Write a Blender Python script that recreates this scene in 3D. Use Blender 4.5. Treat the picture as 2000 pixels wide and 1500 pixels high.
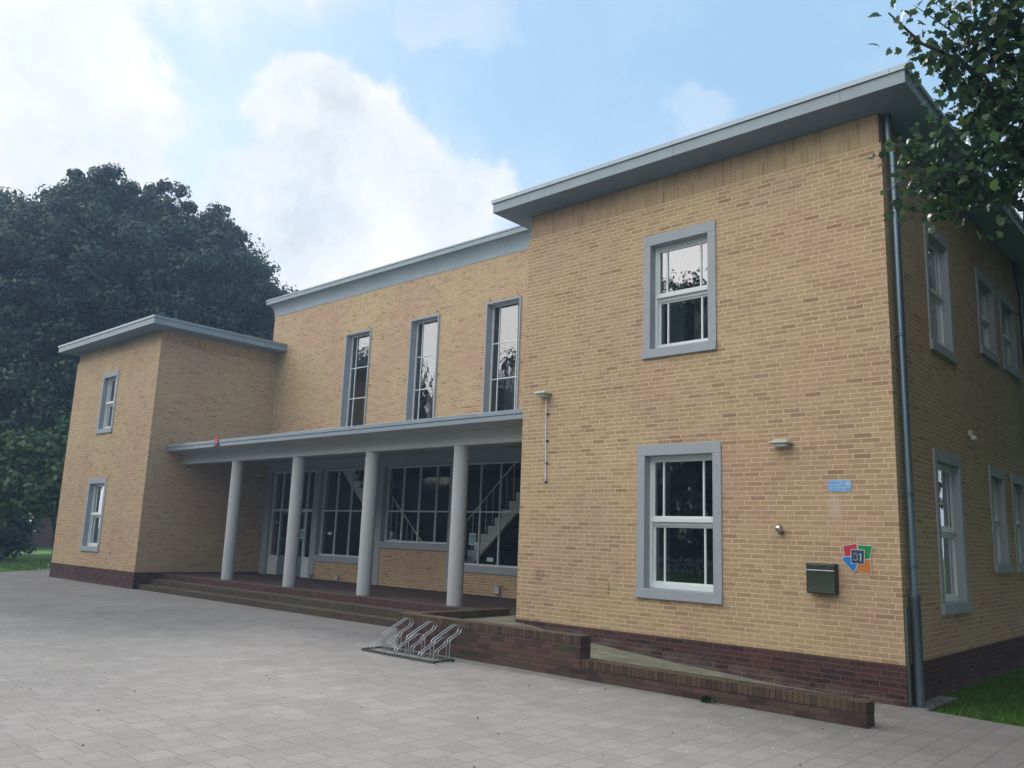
import bpy, math, random
import numpy as np
from mathutils import Vector, Matrix
R = math.radians
sc = bpy.context.scene
for o in list(bpy.data.objects): bpy.data.objects.remove(o)
COL = sc.collection

# ------------------------------------------------------------------ camera
CP = (3.2742, -10.3574, 1.6826); YAW, PITCH, ROLL, FPX = 0.7406, 0.1844, 0.0370, 1632.5
def axes():
    f = Vector((-math.sin(YAW)*math.cos(PITCH), math.cos(YAW)*math.cos(PITCH), math.sin(PITCH)))
    r = Vector((math.cos(YAW), math.sin(YAW), 0)); u = r.cross(f)
    return r*math.cos(ROLL)+u*math.sin(ROLL), -r*math.sin(ROLL)+u*math.cos(ROLL), f
cr, cu, cf = axes()
cam = bpy.data.cameras.new('camera'); co = bpy.data.objects.new('camera', cam); COL.objects.link(co)
m = Matrix((cr, cu, -cf)).transposed().to_4x4(); m.translation = CP; co.matrix_world = m
cam.sensor_width = 36; cam.sensor_fit = 'HORIZONTAL'; cam.lens = FPX/2000*36
cam.clip_start = .05; cam.clip_end = 2000; sc.camera = co
def look(px, py, dist):
    """a point of the place, given as a bearing from where the photographer stood and a distance"""
    d = cf*FPX + cr*(px-1000) - cu*(py-750)
    return Vector(CP) + d.normalized()*dist

# ------------------------------------------------------------------ node helpers
class NT:
    def __init__(s, tree): s.t = tree; s.n = tree.nodes; s.l = tree.links
    def add(s, typ, ins=None, **kw):
        nd = s.n.new(typ)
        for k, v in kw.items(): setattr(nd, k, v)
        for k, v in (ins or {}).items():
            sk = nd.inputs[k]
            if isinstance(v, bpy.types.NodeSocket): s.l.new(v, sk)
            elif isinstance(v, bpy.types.Node): s.l.new(v.outputs[0], sk)
            else:
                if sk.type == 'RGBA' and len(v) == 3: v = (*v, 1)
                sk.default_value = v
        return nd
    def m(s, op, a, b=0, c=None, clamp=False):
        i = {0: a, 1: b}
        if c is not None: i[2] = c
        return s.add('ShaderNodeMath', i, operation=op, use_clamp=clamp).outputs[0]
    def mix(s, f, a, b, bt='MIX'):
        return s.add('ShaderNodeMix', {0: f, 6: a, 7: b}, data_type='RGBA', blend_type=bt).outputs[2]
    def ramp(s, f, stops, interp='LINEAR'):
        nd = s.add('ShaderNodeValToRGB', {0: f}); cr_ = nd.color_ramp; cr_.interpolation = interp
        while len(cr_.elements) < len(stops): cr_.elements.new(.5)
        for e, (p, c) in zip(cr_.elements, stops):
            e.position = p; e.color = (*c, 1) if len(c) == 3 else c
        return nd.outputs[0]
    def noise(s, vec, scale, detail=3, rough=.55, dim='3D'):
        return s.add('ShaderNodeTexNoise', {'Vector': vec, 'Scale': scale, 'Detail': detail, 'Roughness': rough}, noise_dimensions=dim).outputs[0]
    def smooth(s, v, a, b):
        return s.add('ShaderNodeMapRange', {0: v, 1: a, 2: b, 3: 0., 4: 1.}, interpolation_type='SMOOTHSTEP').outputs[0]

# ------------------------------------------------------------------ sky and sun
SUN_DIR = Vector((-.76, .36, .56)).normalized()
w = bpy.data.worlds.new('World'); sc.world = w; w.use_nodes = True
t = NT(w.node_tree); t.n.clear()
sky = t.add('ShaderNodeTexSky', sky_type='NISHITA', sun_disc=False)
sky.sun_elevation = math.asin(SUN_DIR.z); sky.sun_rotation = math.atan2(SUN_DIR.x, SUN_DIR.y)
sky.altitude = 0; sky.air_density = 1.0; sky.dust_density = 1.6; sky.ozone_density = 1.2
tc = t.add('ShaderNodeTexCoord').outputs['Generated']
wob = t.add('ShaderNodeTexNoise', {'Vector': tc, 'Scale': 7., 'Detail': 7., 'Roughness': .62})
wv = t.add('ShaderNodeVectorMath', {0: wob.outputs['Color'], 1: (-.5, -.5, -.5)}, operation='ADD')
wv = t.add('ShaderNodeVectorMath', {0: wv, 'Scale': .19}, operation='SCALE')
dv = t.add('ShaderNodeVectorMath', {0: tc, 1: wv}, operation='ADD').outputs[0]
WISP = {(930, 20), (1370, 245), (850, 30)}
BL = [(850, 30, .05), (60, 60, .12), (150, 120, .10), (285, 185, .062), (90, 240, .12), (205, 60, .055), (0, 200, .13), (230, 235, .07),
      (600, 205, .062), (660, 240, .06), (720, 300, .07), (800, 360, .07), (890, 395, .055), (640, 330, .09), (700, 440, .11), (570, 420, .09), (930, 20, .055),
      (1370, 245, .045), (470, 520, .12), (820, 500, .11), (-330, 150, .22), (60, -350, .18), (2010, 420, .09), (500, -420, .2)]
mask = None; body = None
for px, py, r in BL:
    d = look(px, py, 1) - Vector(CP)
    ds = t.add('ShaderNodeVectorMath', {0: dv, 1: tuple(d)}, operation='DISTANCE').outputs['Value']
    v = t.add('ShaderNodeMapRange', {0: ds, 1: r*1.12, 2: r*.72, 3: 0., 4: 1.}, interpolation_type='SMOOTHSTEP').outputs[0]
    if (px, py) in WISP: v = t.m('MULTIPLY', v, .25)
    mask = v if mask is None else t.m('MAXIMUM', mask, v)
fine = t.noise(dv, 9., 6, .62)
gen = t.smooth(t.noise(dv, 2.1, 5, .6), .5, .66)                      # broken cloud over the rest of the sky
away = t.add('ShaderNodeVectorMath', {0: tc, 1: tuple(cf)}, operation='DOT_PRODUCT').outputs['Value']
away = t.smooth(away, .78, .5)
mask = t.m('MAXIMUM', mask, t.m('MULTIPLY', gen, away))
mask = t.m('MULTIPLY', mask, t.m('ADD', .35, t.m('MULTIPLY', fine, 1.0)), clamp=True)
z = t.add('ShaderNodeSeparateXYZ', {0: tc}).outputs[2]
veil = t.m('MULTIPLY', t.smooth(z, .50, .20), .72)
veil = t.m('ADD', veil, t.m('MULTIPLY', t.smooth(t.noise(dv, 3.2, 5, .6), .46, .75), .3), clamp=True)
air = t.mix(veil, (.235, .385, .545), (.55, .62, .67))
puff = t.ramp(t.noise(dv, 5.0, 6, .6), [(.31, (.42, .445, .475)), (.44, (.53, .54, .555)), (.57, (.62, .61, .60))])
behind = t.add('ShaderNodeVectorMath', {0: tc, 1: (-.38, -.76, .50)}, operation='DOT_PRODUCT').outputs['Value']   # added warm bright patch in the unseen sky, lights the front walls
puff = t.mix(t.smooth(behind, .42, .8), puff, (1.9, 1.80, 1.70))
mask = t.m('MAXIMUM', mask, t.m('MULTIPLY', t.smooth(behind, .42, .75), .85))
b1 = t.add('ShaderNodeBackground', {0: sky, 1: .05})
b2 = t.add('ShaderNodeBackground', {0: air, 1: 1.})
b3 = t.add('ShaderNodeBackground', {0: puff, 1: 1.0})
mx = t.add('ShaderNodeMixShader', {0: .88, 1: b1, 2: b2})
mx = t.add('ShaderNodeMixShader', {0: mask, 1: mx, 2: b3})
t.add('ShaderNodeOutputWorld', {0: mx})
sun = bpy.data.lights.new('sun', 'SUN'); sun.energy = 2.2; sun.angle = R(14); sun.color = (1, .95, .88)
so = bpy.data.objects.new('sun', sun); COL.objects.link(so)
so.rotation_euler = SUN_DIR.to_track_quat('Z', 'Y').to_euler(); so.location = (0, 0, 40)
sc.view_settings.view_transform = 'Standard'; sc.view_settings.look = 'None'
sc.view_settings.gamma = 1; sc.view_settings.exposure = 0.79
sc.cycles.max_bounces = 8; sc.cycles.transparent_max_bounces = 16; sc.cycles.use_denoising = True

# ------------------------------------------------------------------ materials
def mat(name):
    mt = bpy.data.materials.new(name); mt.use_nodes = True; t = NT(mt.node_tree); t.n.clear()
    out = t.add('ShaderNodeOutputMaterial'); return mt, t, out
def pri(t, out, col, rough=.8, metal=0, bump=None, bstr=.3, bdist=.01, spec=.4, **kw):
    ins = {'Base Color': col, 'Roughness': rough, 'Metallic': metal, 'Specular IOR Level': spec}
    ins.update(kw)
    if bump is not None: ins['Normal'] = t.add('ShaderNodeBump', {'Height': bump, 'Strength': bstr, 'Distance': bdist})
    p = t.add('ShaderNodeBsdfPrincipled', ins); t.l.new(p.outputs[0], out.inputs[0]); return p
def plain(name, col, rough=.6, metal=0, var=.12, scale=6, bump=.15, spec=.4, streak=False, seam=0):
    mt, t, out = mat(name); ob = t.add('ShaderNodeTexCoord').outputs['Object']
    if streak: ob = t.add('ShaderNodeMapping', {0: ob, 'Scale': (1, 1, .12)}).outputs[0]
    n = t.noise(ob, scale, 5, .6); n2 = t.noise(ob, scale*9, 3, .6)
    k = t.m('ADD', 1-var, t.m('MULTIPLY', t.m('ADD', n, t.m('MULTIPLY', n2, .5)), var*1.35))
    c = t.mix(1., col, t.add('ShaderNodeCombineColor', {0: k, 1: k, 2: k}).outputs[0], 'MULTIPLY')
    if seam:                                                          # butt joints of the sheets
        q = t.add('ShaderNodeSeparateXYZ', {0: t.add('ShaderNodeTexCoord').outputs['Object']}); ln_ = None
        for i_ in (0, 1):
            fr_ = t.m('FRACT', t.m('DIVIDE', t.m('ADD', q.outputs[i_], 100.37), seam)); l_ = t.m('LESS_THAN', fr_, .011/seam); ln_ = l_ if ln_ is None else t.m('MAXIMUM', ln_, l_)
        c = t.mix(t.m('MULTIPLY', ln_, .55), c, (.05, .06, .065))
    pri(t, out, c, rough, metal, n2, bump, .004, spec); return mt
def brick(name, cols, mortar, bw=.222, bh=.0625, ms=.0055, rotate=False, stagger=True, low=None, moss=0, dirt=.18, mfac=1., slope=0):
    mt, t, out = mat(name)
    uv = t.add('ShaderNodeUVMap').outputs[0]; sp = t.add('ShaderNodeSeparateXYZ', {0: uv})
    u, v = (sp.outputs[1], sp.outputs[0]) if rotate else (sp.outputs[0], sp.outputs[1])
    if stagger:
        row = t.m('FLOOR', t.m('DIVIDE', v, bh))
        rn = t.add('ShaderNodeTexWhiteNoise', {'W': row}, noise_dimensions='1D').outputs[0]
        u = t.m('ADD', u, t.m('MULTIPLY', rn, bw*.42))
    vec = t.add('ShaderNodeCombineXYZ', {0: u, 1: v}).outputs[0]
    wn = t.add('ShaderNodeTexNoise', {'Vector': vec, 'Scale': 14., 'Detail': 2.}).outputs['Color']
    wn = t.add('ShaderNodeVectorMath', {0: wn, 'Scale': .005}, operation='SCALE')
    vec = t.add('ShaderNodeVectorMath', {0: vec, 1: wn}, operation='ADD').outputs[0]
    b = t.add('ShaderNodeTexBrick', {'Vector': vec, 'Color1': (0, 0, 0), 'Color2': (1, 1, 1), 'Mortar': (.5, .5, .5), 'Scale': 1.,
        'Mortar Size': ms, 'Mortar Smooth': .25, 'Bias': 0., 'Brick Width': bw, 'Row Height': bh}, offset=.5 if stagger else 0., offset_frequency=2, squash=1)
    tv = t.add('ShaderNodeSeparateColor', {0: b.outputs[0]}).outputs[0]
    fac = b.outputs['Fac']
    c = t.ramp(tv, cols)
    n1 = t.noise(vec, 55, 4, .65); n2 = t.noise(vec, .55, 4, .55); n3 = t.noise(vec, 3.1, 4, .6)
    k = t.m('ADD', .54, t.m('MULTIPLY', n1, .92))
    c = t.mix(1., c, t.add('ShaderNodeCombineColor', {0: k, 1: k, 2: k}).outputs[0], 'MULTIPLY')
    mc = t.mix(t.smooth(n3, .3, .7), mortar, tuple(x*.8 for x in mortar))
    c = t.mix(t.m('MULTIPLY', fac, mfac), c, mc)
    if name.startswith('yellow'):
        scf = None
        for (sx, sz, sw, sh) in ((-4.12, 1.02, .045, .16), (-5.45, 1.15, .12, .14), (-5.42, 4.27, .05, .04), (-.74, 2.22, .10, .16)):
            dx_ = t.m('DIVIDE', t.m('SUBTRACT', sp.outputs[0], sx), sw); dz_ = t.m('DIVIDE', t.m('SUBTRACT', sp.outputs[1], sz), sh)
            r_ = t.m('ADD', t.m('MULTIPLY', dx_, dx_), t.m('MULTIPLY', dz_, dz_)); r_ = t.m('MULTIPLY', t.smooth(t.m('ADD', r_, t.m('MULTIPLY', n3, 1.2)), 1.7, .7), .5)
            c = t.mix(t.m('MULTIPLY', r_, t.m('SUBTRACT', 1., t.m('MULTIPLY', fac, .7))), c, (.10, .085, .065) if sx < -1 else (.48, .46, .42))
        st_ = t.add('ShaderNodeMapping', {0: uv, 'Scale': (7, .45, 1)}).outputs[0]; sk_ = t.m('MULTIPLY', t.smooth(t.noise(st_, 1., 4, .6), .52, .74), .13)
        c = t.mix(sk_, c, (.16, .125, .085))
        c = t.mix(t.smooth(n2, .38, .62), t.mix(1., c, (1.05, .965, 1.03), 'MULTIPLY'), t.mix(1., c, (1.0, 1.0, .96), 'MULTIPLY'))
    k = t.m('ADD', 1-dirt, t.m('MULTIPLY', t.m('ADD', n2, t.m('MULTIPLY', n3, .5)), dirt*1.33))
    c = t.mix(1., c, t.add('ShaderNodeCombineColor', {0: k, 1: k, 2: k}).outputs[0], 'MULTIPLY')
    if low:                                                           # crumbling pale mortar near the ground
        g = t.m('MULTIPLY', t.smooth(t.m('ADD', sp.outputs[1], t.m('MULTIPLY', sp.outputs[0], slope)) if slope else sp.outputs[1], low[1], low[0]), t.smooth(n3, .42, .58))
        c = t.mix(t.m('MULTIPLY', g, t.m('ADD', .35, t.m('MULTIPLY', fac, .6)), clamp=True), c, low[2])
    if moss:
        c = t.mix(t.m('MULTIPLY', t.smooth(t.noise(vec, 1.7, 5, .65), .42, .68), moss), c, (.075, .085, .035))
    h = t.m('ADD', t.m('MULTIPLY', t.m('SUBTRACT', 1., fac), 1.), t.m('MULTIPLY', n1, .7))
    pri(t, out, c, .9, 0, h, .55, .006, .25); return mt

M = {}
YB = [(0, (.265, .18, .115)), (.04, (.33, .24, .145)), (.3, (.38, .285, .172)), (.7, (.42, .32, .195)), (.96, (.36, .265, .16)), (1, (.30, .21, .14))]
M['brick'] = brick('yellow_brick', YB, (.60, .49, .33), ms=.0072, dirt=.26)
M['soldier'] = brick('yellow_brick_on_end', YB, (.44, .37, .26), dirt=.42, ms=.007, bw=.216, rotate=True, stagger=False)
RB = [(0, (.035, .022, .022)), (.35, (.06, .03, .030)), (.7, (.085, .038, .035)), (1, (.06, .034, .034))]
M['plinth'] = brick('dark_red_brick', RB, (.12, .09, .09), low=(.0, .10, (.17, .155, .14)), dirt=.3)
M['plinth_ramp'] = brick('dark_red_brick_by_ramp', RB, (.12, .09, .09), low=(.02, .10, (.15, .14, .125)), dirt=.3, slope=.068)
DB = [(0, (.04, .026, .028)), (.4, (.085, .045, .046)), (.8, (.12, .06, .058)), (1, (.07, .05, .05))]
M['rampbrick'] = brick('weathered_brick', DB, (.05, .042, .042), low=(.0, .13, (.055, .06, .05)), moss=.35, dirt=.35)
CB = [(0, (.05, .034, .03)), (.4, (.085, .055, .042)), (.8, (.11, .068, .05)), (1, (.075, .055, .044))]
M['rampcap'] = brick('brick_on_edge', CB, (.03, .025, .022), bw=.5, bh=.0625, ms=.006, rotate=True, stagger=False, moss=.45, dirt=.3)
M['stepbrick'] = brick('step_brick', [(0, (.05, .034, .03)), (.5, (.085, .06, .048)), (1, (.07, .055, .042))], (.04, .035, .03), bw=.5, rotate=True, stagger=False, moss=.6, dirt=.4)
M['tread'] = brick('skylit_tread_brick', [(0, (.08, .066, .058)), (.5, (.11, .09, .078)), (1, (.09, .078, .066))], (.06, .052, .045), bw=.5, rotate=True, stagger=False, moss=.5, dirt=.4)  # paler copy of the step brick: skylight on the treads put into the colour
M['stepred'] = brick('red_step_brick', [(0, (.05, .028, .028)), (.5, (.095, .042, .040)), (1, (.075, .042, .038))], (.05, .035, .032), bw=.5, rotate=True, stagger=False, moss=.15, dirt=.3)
M['porch'] = brick('porch_floor_brick', [(0, (.045, .032, .034)), (.5, (.07, .045, .045)), (1, (.06, .05, .05))], (.05, .045, .045), bw=.2, bh=.1, dirt=.3)
M['backbrick'] = brick('old_red_brick', [(0, (.09, .03, .025)), (1, (.15, .055, .04))], (.12, .09, .08))
SL = [(0, (.208, .200, .196)), (.5, (.226, .216, .211)), (.9, (.243, .232, .226)), (1, (.205, .195, .188))]
M['slab'] = brick('concrete_slab', SL, (.13, .12, .115), bw=.30, bh=.25, ms=.0045, rotate=True, dirt=.34, mfac=.8, moss=.10)
M['rampslab'] = brick('mossy_slab', [(0, (.17, .17, .13)), (1, (.23, .225, .18))], (.08, .08, .06), bw=.30, bh=.30, ms=.005, moss=.45, dirt=.3)
M['stone'] = plain('blue_grey_stone', (.30, .335, .37), .75, var=.16, scale=3.5, bump=.2)
M['paint_white'] = plain('white_paint', (.62, .68, .69), .4, var=.08, scale=4, bump=.03)
M['column'] = plain('column_paint', (.40, .42, .43), .6, var=.2, scale=2.2, bump=.12, streak=True)
M['canopy'] = plain('canopy_paint', (.38, .395, .39), .6, var=.2, scale=1.5, bump=.1)
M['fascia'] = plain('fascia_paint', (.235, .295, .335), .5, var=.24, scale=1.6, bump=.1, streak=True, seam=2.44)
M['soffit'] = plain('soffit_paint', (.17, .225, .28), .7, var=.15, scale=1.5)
M['trim'] = plain('roof_edge_metal', (.26, .32, .37), .4, .4, var=.15, seam=3.05)
M['roof'] = plain('bitumen_roof', (.07, .07, .07), .9, var=.3)
M['zinc'] = plain('zinc', (.13, .185, .225), .38, .75, var=.25, scale=2.5, streak=True)
M['galv'] = plain('galvanised_steel', (.46, .49, .50), .34, .85, var=.2, scale=9)
M['darkmetal'] = plain('dull_green_steel', (.10, .125, .11), .5, .5, var=.3, scale=8)
M['steel'] = plain('brushed_steel', (.30, .31, .27), .16, .95, var=.1, scale=3)
M['chrome'] = plain('polished_steel', (.55, .55, .53), .12, 1, var=.05)
M['black'] = plain('black_paint', (.012, .014, .016), .4, var=.2)
M['lampcream'] = plain('aged_lamp_enamel', (.40, .41, .33), .5, var=.25, scale=12)
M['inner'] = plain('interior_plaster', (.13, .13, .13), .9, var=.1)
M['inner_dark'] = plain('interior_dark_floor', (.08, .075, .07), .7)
M['curtain'] = plain('curtain_cloth', (.36, .38, .40), .9, var=.15, scale=3)
M['stair'] = plain('stair_paint', (.85, .86, .84), .6, var=.05)
M['door'] = plain('green_grey_door_paint', (.13, .21, .22), .35, var=.1, scale=2)
M['bark'] = plain('bark', (.055, .045, .035), .95, var=.4, scale=4, bump=.8)
def solid(n, c, rough=.45): M[n] = plain(n, c, rough, var=.05, scale=8, bump=.02)
solid('sign_red', (.42, .03, .05)); solid('sign_green', (.01, .21, .06)); solid('sign_blue', (.005, .17, .50)); solid('sign_orange', (.48, .16, .035))
solid('sign_navy', (.022, .05, .11)); solid('sign_white', (.55, .60, .62)); solid('sign_teal', (.06, .30, .36)); solid('stone_pebble', (.5, .47, .40)); solid('dark_litter', (.06, .045, .03))
def glass(name, ripple=0, refl=1., base=.12, tint=(.62, .70, .70)):
    mt, t, out = mat(name)
    nrm = {}
    if ripple:
        ob = t.add('ShaderNodeTexCoord').outputs['Object']
        nrm = {'Normal': t.add('ShaderNodeBump', {'Height': t.noise(ob, 5., 2, .5), 'Strength': ripple, 'Distance': .02}).outputs[0]}
    fr = t.add('ShaderNodeFresnel', {'IOR': 1.75, **nrm}).outputs[0]
    f = t.m('ADD', base, t.m('MULTIPLY', fr, refl), clamp=True)
    g = t.add('ShaderNodeBsdfGlossy', {'Color': (.95, .97, 1), 'Roughness': 0.0, **nrm})
    tr = t.add('ShaderNodeBsdfTransparent', {'Color': tint})
    mx = t.add('ShaderNodeMixShader', {0: f, 1: tr, 2: g}); t.l.new(mx.outputs[0], out.inputs[0]); return mt
M['glass'] = glass('window_glass', .05, 1.4, .15); M['glass_old'] = glass('old_window_glass', .16, 1.0, .13, (.75, .8, .82)); M['glass_hall'] = glass('hall_glass', .04, .24, 0., (.95, .97, .97))
def leafmat(name, c1, c2, c3, trans=.35):
    mt, t, out = mat(name); rn = t.add('ShaderNodeNewGeometry').outputs['Random Per Island']
    c = t.ramp(rn, [(0, c1), (.55, c2), (1, c3)])
    p = t.add('ShaderNodeBsdfPrincipled', {'Base Color': c, 'Roughness': .42, 'Specular IOR Level': .45})
    tl = t.add('ShaderNodeBsdfTranslucent', {'Color': c})
    mx = t.add('ShaderNodeMixShader', {0: trans, 1: p, 2: tl}); t.l.new(mx.outputs[0], out.inputs[0]); return mt
M['leaf_far'] = leafmat('dark_tree_leaf', (.012, .032, .025), (.026, .060, .038), (.055, .105, .05), .34)
M['leaf_bright'] = leafmat('sunlit_green_leaf', (.03, .08, .02), (.05, .12, .03), (.08, .17, .04), .3)  # lighter green puts the sunlight on the low foliage into the leaf colour
M['leaf_near'] = leafmat('maple_leaf', (.012, .036, .022), (.028, .07, .034), (.075, .135, .045), .4)
M['blade'] = leafmat('grass_blade', (.03, .075, .014), (.05, .12, .02), (.08, .16, .03), .35)
mt, t, out = mat('lawn_soil_and_grass'); ob = t.add('ShaderNodeTexCoord').outputs['Object']
c = t.ramp(t.noise(ob, 1.3, 6, .7), [(.3, (.04, .10, .012)), (.6, (.07, .17, .02)), (.8, (.09, .18, .03))])
pri(t, out, c, .9, 0, t.noise(ob, 40, 3, .7), .8, .03, .1); M['lawn'] = mt
mt, t, out = mat('paper_notice_print'); ob = t.add('ShaderNodeUVMap').outputs[0]     # washed-out print, too blurred to read
sp = t.add('ShaderNodeSeparateXYZ', {0: ob})
ln = t.m('SINE', t.m('MULTIPLY', sp.outputs[1], 150.)); nn = t.noise(ob, 34, 2, .5)
c = t.mix(t.m('MULTIPLY', t.smooth(ln, .1, .7), t.smooth(nn, .42, .6)), (.22, .42, .72), (.05, .16, .38))
c = t.mix(t.smooth(t.noise(ob, 9, 3), .55, .7), c, (.42, .55, .66)); pri(t, out, c, .35); M['notice'] = mt

# ------------------------------------------------------------------ mesh helpers
class MB:
    def __init__(s, T=None): s.v = []; s.f = []; s.uv = []; s.T = T or (lambda p: p)
    def face(s, pts, uvs=None):
        P = [s.T(p) for p in pts]; i = len(s.v); s.v += [tuple(p) for p in P]; s.f.append(tuple(range(i, i+len(P))))
        if uvs is None:
            a, b, c = Vector(P[0]), Vector(P[1]), Vector(P[2]); n = (b-a).cross(c-b)
            ax = max(range(3), key=lambda k: abs(n[k]))
            uvs = [(p[0], p[1]) if ax == 2 else ((p[0], p[2]) if ax == 1 else (p[1], p[2])) for p in P]
        s.uv += uvs; return s
    def box(s, x0, x1, y0, y1, z0, z1, skip=''):
        q = {'f': [(x0,y0,z0),(x1,y0,z0),(x1,y0,z1),(x0,y0,z1)], 'b': [(x1,y1,z0),(x0,y1,z0),(x0,y1,z1),(x1,y1,z1)],
             'l': [(x0,y1,z0),(x0,y0,z0),(x0,y0,z1),(x0,y1,z1)], 'r': [(x1,y0,z0),(x1,y1,z0),(x1,y1,z1),(x1,y0,z1)],
             't': [(x0,y0,z1),(x1,y0,z1),(x1,y1,z1),(x0,y1,z1)], 'd': [(x0,y1,z0),(x1,y1,z0),(x1,y0,z0),(x0,y0,z0)]}
        for k, f in q.items():
            if k not in skip: s.face(f)
        return s
    def extrude(s, prof, x0, x1):                    # closed (y,z) outline carried along x
        n = len(prof)
        for i in range(n):
            a, b = prof[i], prof[(i+1) % n]
            s.face([(x0, *a), (x1, *a), (x1, *b), (x0, *b)])
        s.face([(x0, *p) for p in prof][::-1]); s.face([(x1, *p) for p in prof]); return s
    def plate(s, poly, d0, d1):                      # (u,z) outline with thickness along depth
        n = len(poly)
        s.face([(u, d0, z) for u, z in poly]); s.face([(u, d1, z) for u, z in poly][::-1])
        for i in range(n):
            a, b = poly[i], poly[(i+1) % n]
            s.face([(a[0], d0, a[1]), (a[0], d1, a[1]), (b[0], d1, b[1]), (b[0], d0, b[1])])
        return s
    def tube(s, path, rad, n=10, cap=True):
        path = [Vector(p) for p in path]; rad = rad if isinstance(rad, (list, tuple)) else [rad]*len(path)
        rings = []; prev = None
        for i, p in enumerate(path):
            d = (path[min(i+1, len(path)-1)] - path[max(i-1, 0)]).normalized()
            a = Vector((0, 0, 1)) if abs(d.z) < .9 else Vector((1, 0, 0))
            if prev is not None and prev.cross(d).length > 1e-3: a = prev
            x = (a - d*a.dot(d)).normalized(); prev = x; y = d.cross(x)
            rings.append([p + (x*math.cos(2*math.pi*k/n) + y*math.sin(2*math.pi*k/n))*rad[i] for k in range(n)])
        for i in range(len(rings)-1):
            for k in range(n):
                s.face([rings[i][k], rings[i][(k+1) % n], rings[i+1][(k+1) % n], rings[i+1][k]])
        if cap: s.face(rings[0][::-1]); s.face(rings[-1])
        return s
    def lathe(s, prof, n=28, c=(0, 0)):              # (r, z) outline around a vertical axis
        for (r0, z0), (r1, z1) in zip(prof, prof[1:]):
            for k in range(n):
                a, b = 2*math.pi*k/n, 2*math.pi*(k+1)/n
                P = [(c[0]+r0*math.cos(a), c[1]+r0*math.sin(a), z0), (c[0]+r0*math.cos(b), c[1]+r0*math.sin(b), z0),
                     (c[0]+r1*math.cos(b), c[1]+r1*math.sin(b), z1), (c[0]+r1*math.cos(a), c[1]+r1*math.sin(a), z1)]
                if r0 < 1e-6: P = P[1:]
                elif r1 < 1e-6: P = P[:3]
                s.face(P)
        return s
    def build(s, name, m, parent=None, smooth=False, bevel=0, weld=False):
        me = bpy.data.meshes.new(name); me.from_pydata(s.v, [], s.f); me.materials.append(m if not isinstance(m, str) else M[m])
        uvl = me.uv_layers.new(name='UVMap'); uvl.data.foreach_set('uv', [c for p in s.uv for c in p])
        o = bpy.data.objects.new(name, me); COL.objects.link(o)
        if smooth or bevel or weld:
            import bmesh
            bm = bmesh.new(); bm.from_mesh(me); bmesh.ops.remove_doubles(bm, verts=bm.verts, dist=1e-4)
            bmesh.ops.recalc_face_normals(bm, faces=bm.faces); bm.to_mesh(me); bm.free()
        if smooth:
            for p in me.polygons: p.use_smooth = True
            try: me.set_sharp_from_angle(angle=R(40))
            except Exception: pass
        if bevel:
            md = o.modifiers.new('bevel', 'BEVEL'); md.width = bevel; md.segments = 2; md.limit_method = 'ANGLE'; md.angle_limit = R(50)
        if parent:
            o.parent = parent; o.matrix_parent_inverse = Matrix.Translation(-parent.location) if parent.parent is None else Matrix.Identity(4)
        return o
def thing(name, label, cat, loc=(0, 0, 0), group=None):
    o = bpy.data.objects.new(name, None); COL.objects.link(o); o.location = loc; o['label'] = label; o['category'] = cat
    o.empty_display_size = .2
    if group: o['group'] = group
    return o
def tag(o, label, cat, group=None):
    o['label'] = label; o['category'] = cat
    if group: o['group'] = group
    return o
def struct(o): o['kind'] = 'structure'; return o
def stuff(o, label, cat): o['kind'] = 'stuff'; o['label'] = label; o['category'] = cat; return o
def wall(b, T, u0, u1, z0, z1, holes=(), thick=.3, d0=0.):
    """a wall sheet with real openings, front at depth d0, back at d0+thick"""
    us = sorted({u0, u1, *[h[0] for h in holes], *[h[1] for h in holes]}); zs = sorted({z0, z1, *[h[2] for h in holes], *[h[3] for h in holes]})
    us = [u for u in us if u0 <= u <= u1]; zs = [q for q in zs if z0 <= q <= z1]
    old = b.T; b.T = T
    for a, c in zip(us, us[1:]):
        for e, g in zip(zs, zs[1:]):
            mu, mz = (a+c)/2, (e+g)/2
            if any(h[0] < mu < h[1] and h[2] < mz < h[3] for h in holes): continue
            b.face([(a, d0, e), (c, d0, e), (c, d0, g), (a, d0, g)]); b.face([(c, d0+thick, e), (a, d0+thick, e), (a, d0+thick, g), (c, d0+thick, g)])
    for h in holes:
        a, c, e, g = max(h[0], u0), min(h[1], u1), max(h[2], z0), min(h[3], z1)
        if e >= g: continue
        b.face([(a, d0, e), (a, d0+thick, e), (a, d0+thick, g), (a, d0, g)]); b.face([(c, d0, e), (c, d0+thick, e), (c, d0+thick, g), (c, d0, g)])
        b.face([(a, d0, e), (c, d0, e), (c, d0+thick, e), (a, d0+thick, e)]); b.face([(a, d0, g), (c, d0, g), (c, d0+thick, g), (a, d0+thick, g)])
    b.T = old
def TF(y): return lambda p: (p[0], y+p[1], p[2])          # wall facing the forecourt
def TR(x): return lambda p: (x-p[1], p[0], p[2])          # wall facing right (+x)
def TL(x): return lambda p: (x+p[1], p[0], p[2])          # wall facing left (-x)

# ------------------------------------------------------------------ ground
ZP, ZB, ZS = .4465, 6.8162, 7.2442; W = 5.92; XL = 19.87; XLL = 25.86; D = 3.85; ML = 20.24; LY = .06
DEPTH = 13.5
struct(MB().box(-500, 400, -400, 500, -.6, -.03).build('ground', 'lawn'))
P = [(-31.4, 2.2), (-28.5, -.55), (-30, -17), (16, -17), (16, -.45), (1.16, -.13), (.2, -.02), (.2, 1.2), (-24, 1.2), (-24, 2.2)]
b = MB(); b.face([(x, y, 0) for x, y in P], [(x, y) for x, y in P])
for i in range(len(P)):
    a, c = P[i], P[(i+1) % len(P)]; b.face([(*a, 0), (*c, 0), (*c, -.05), (*a, -.05)])
struct(b.build('paving', 'slab'))

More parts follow.
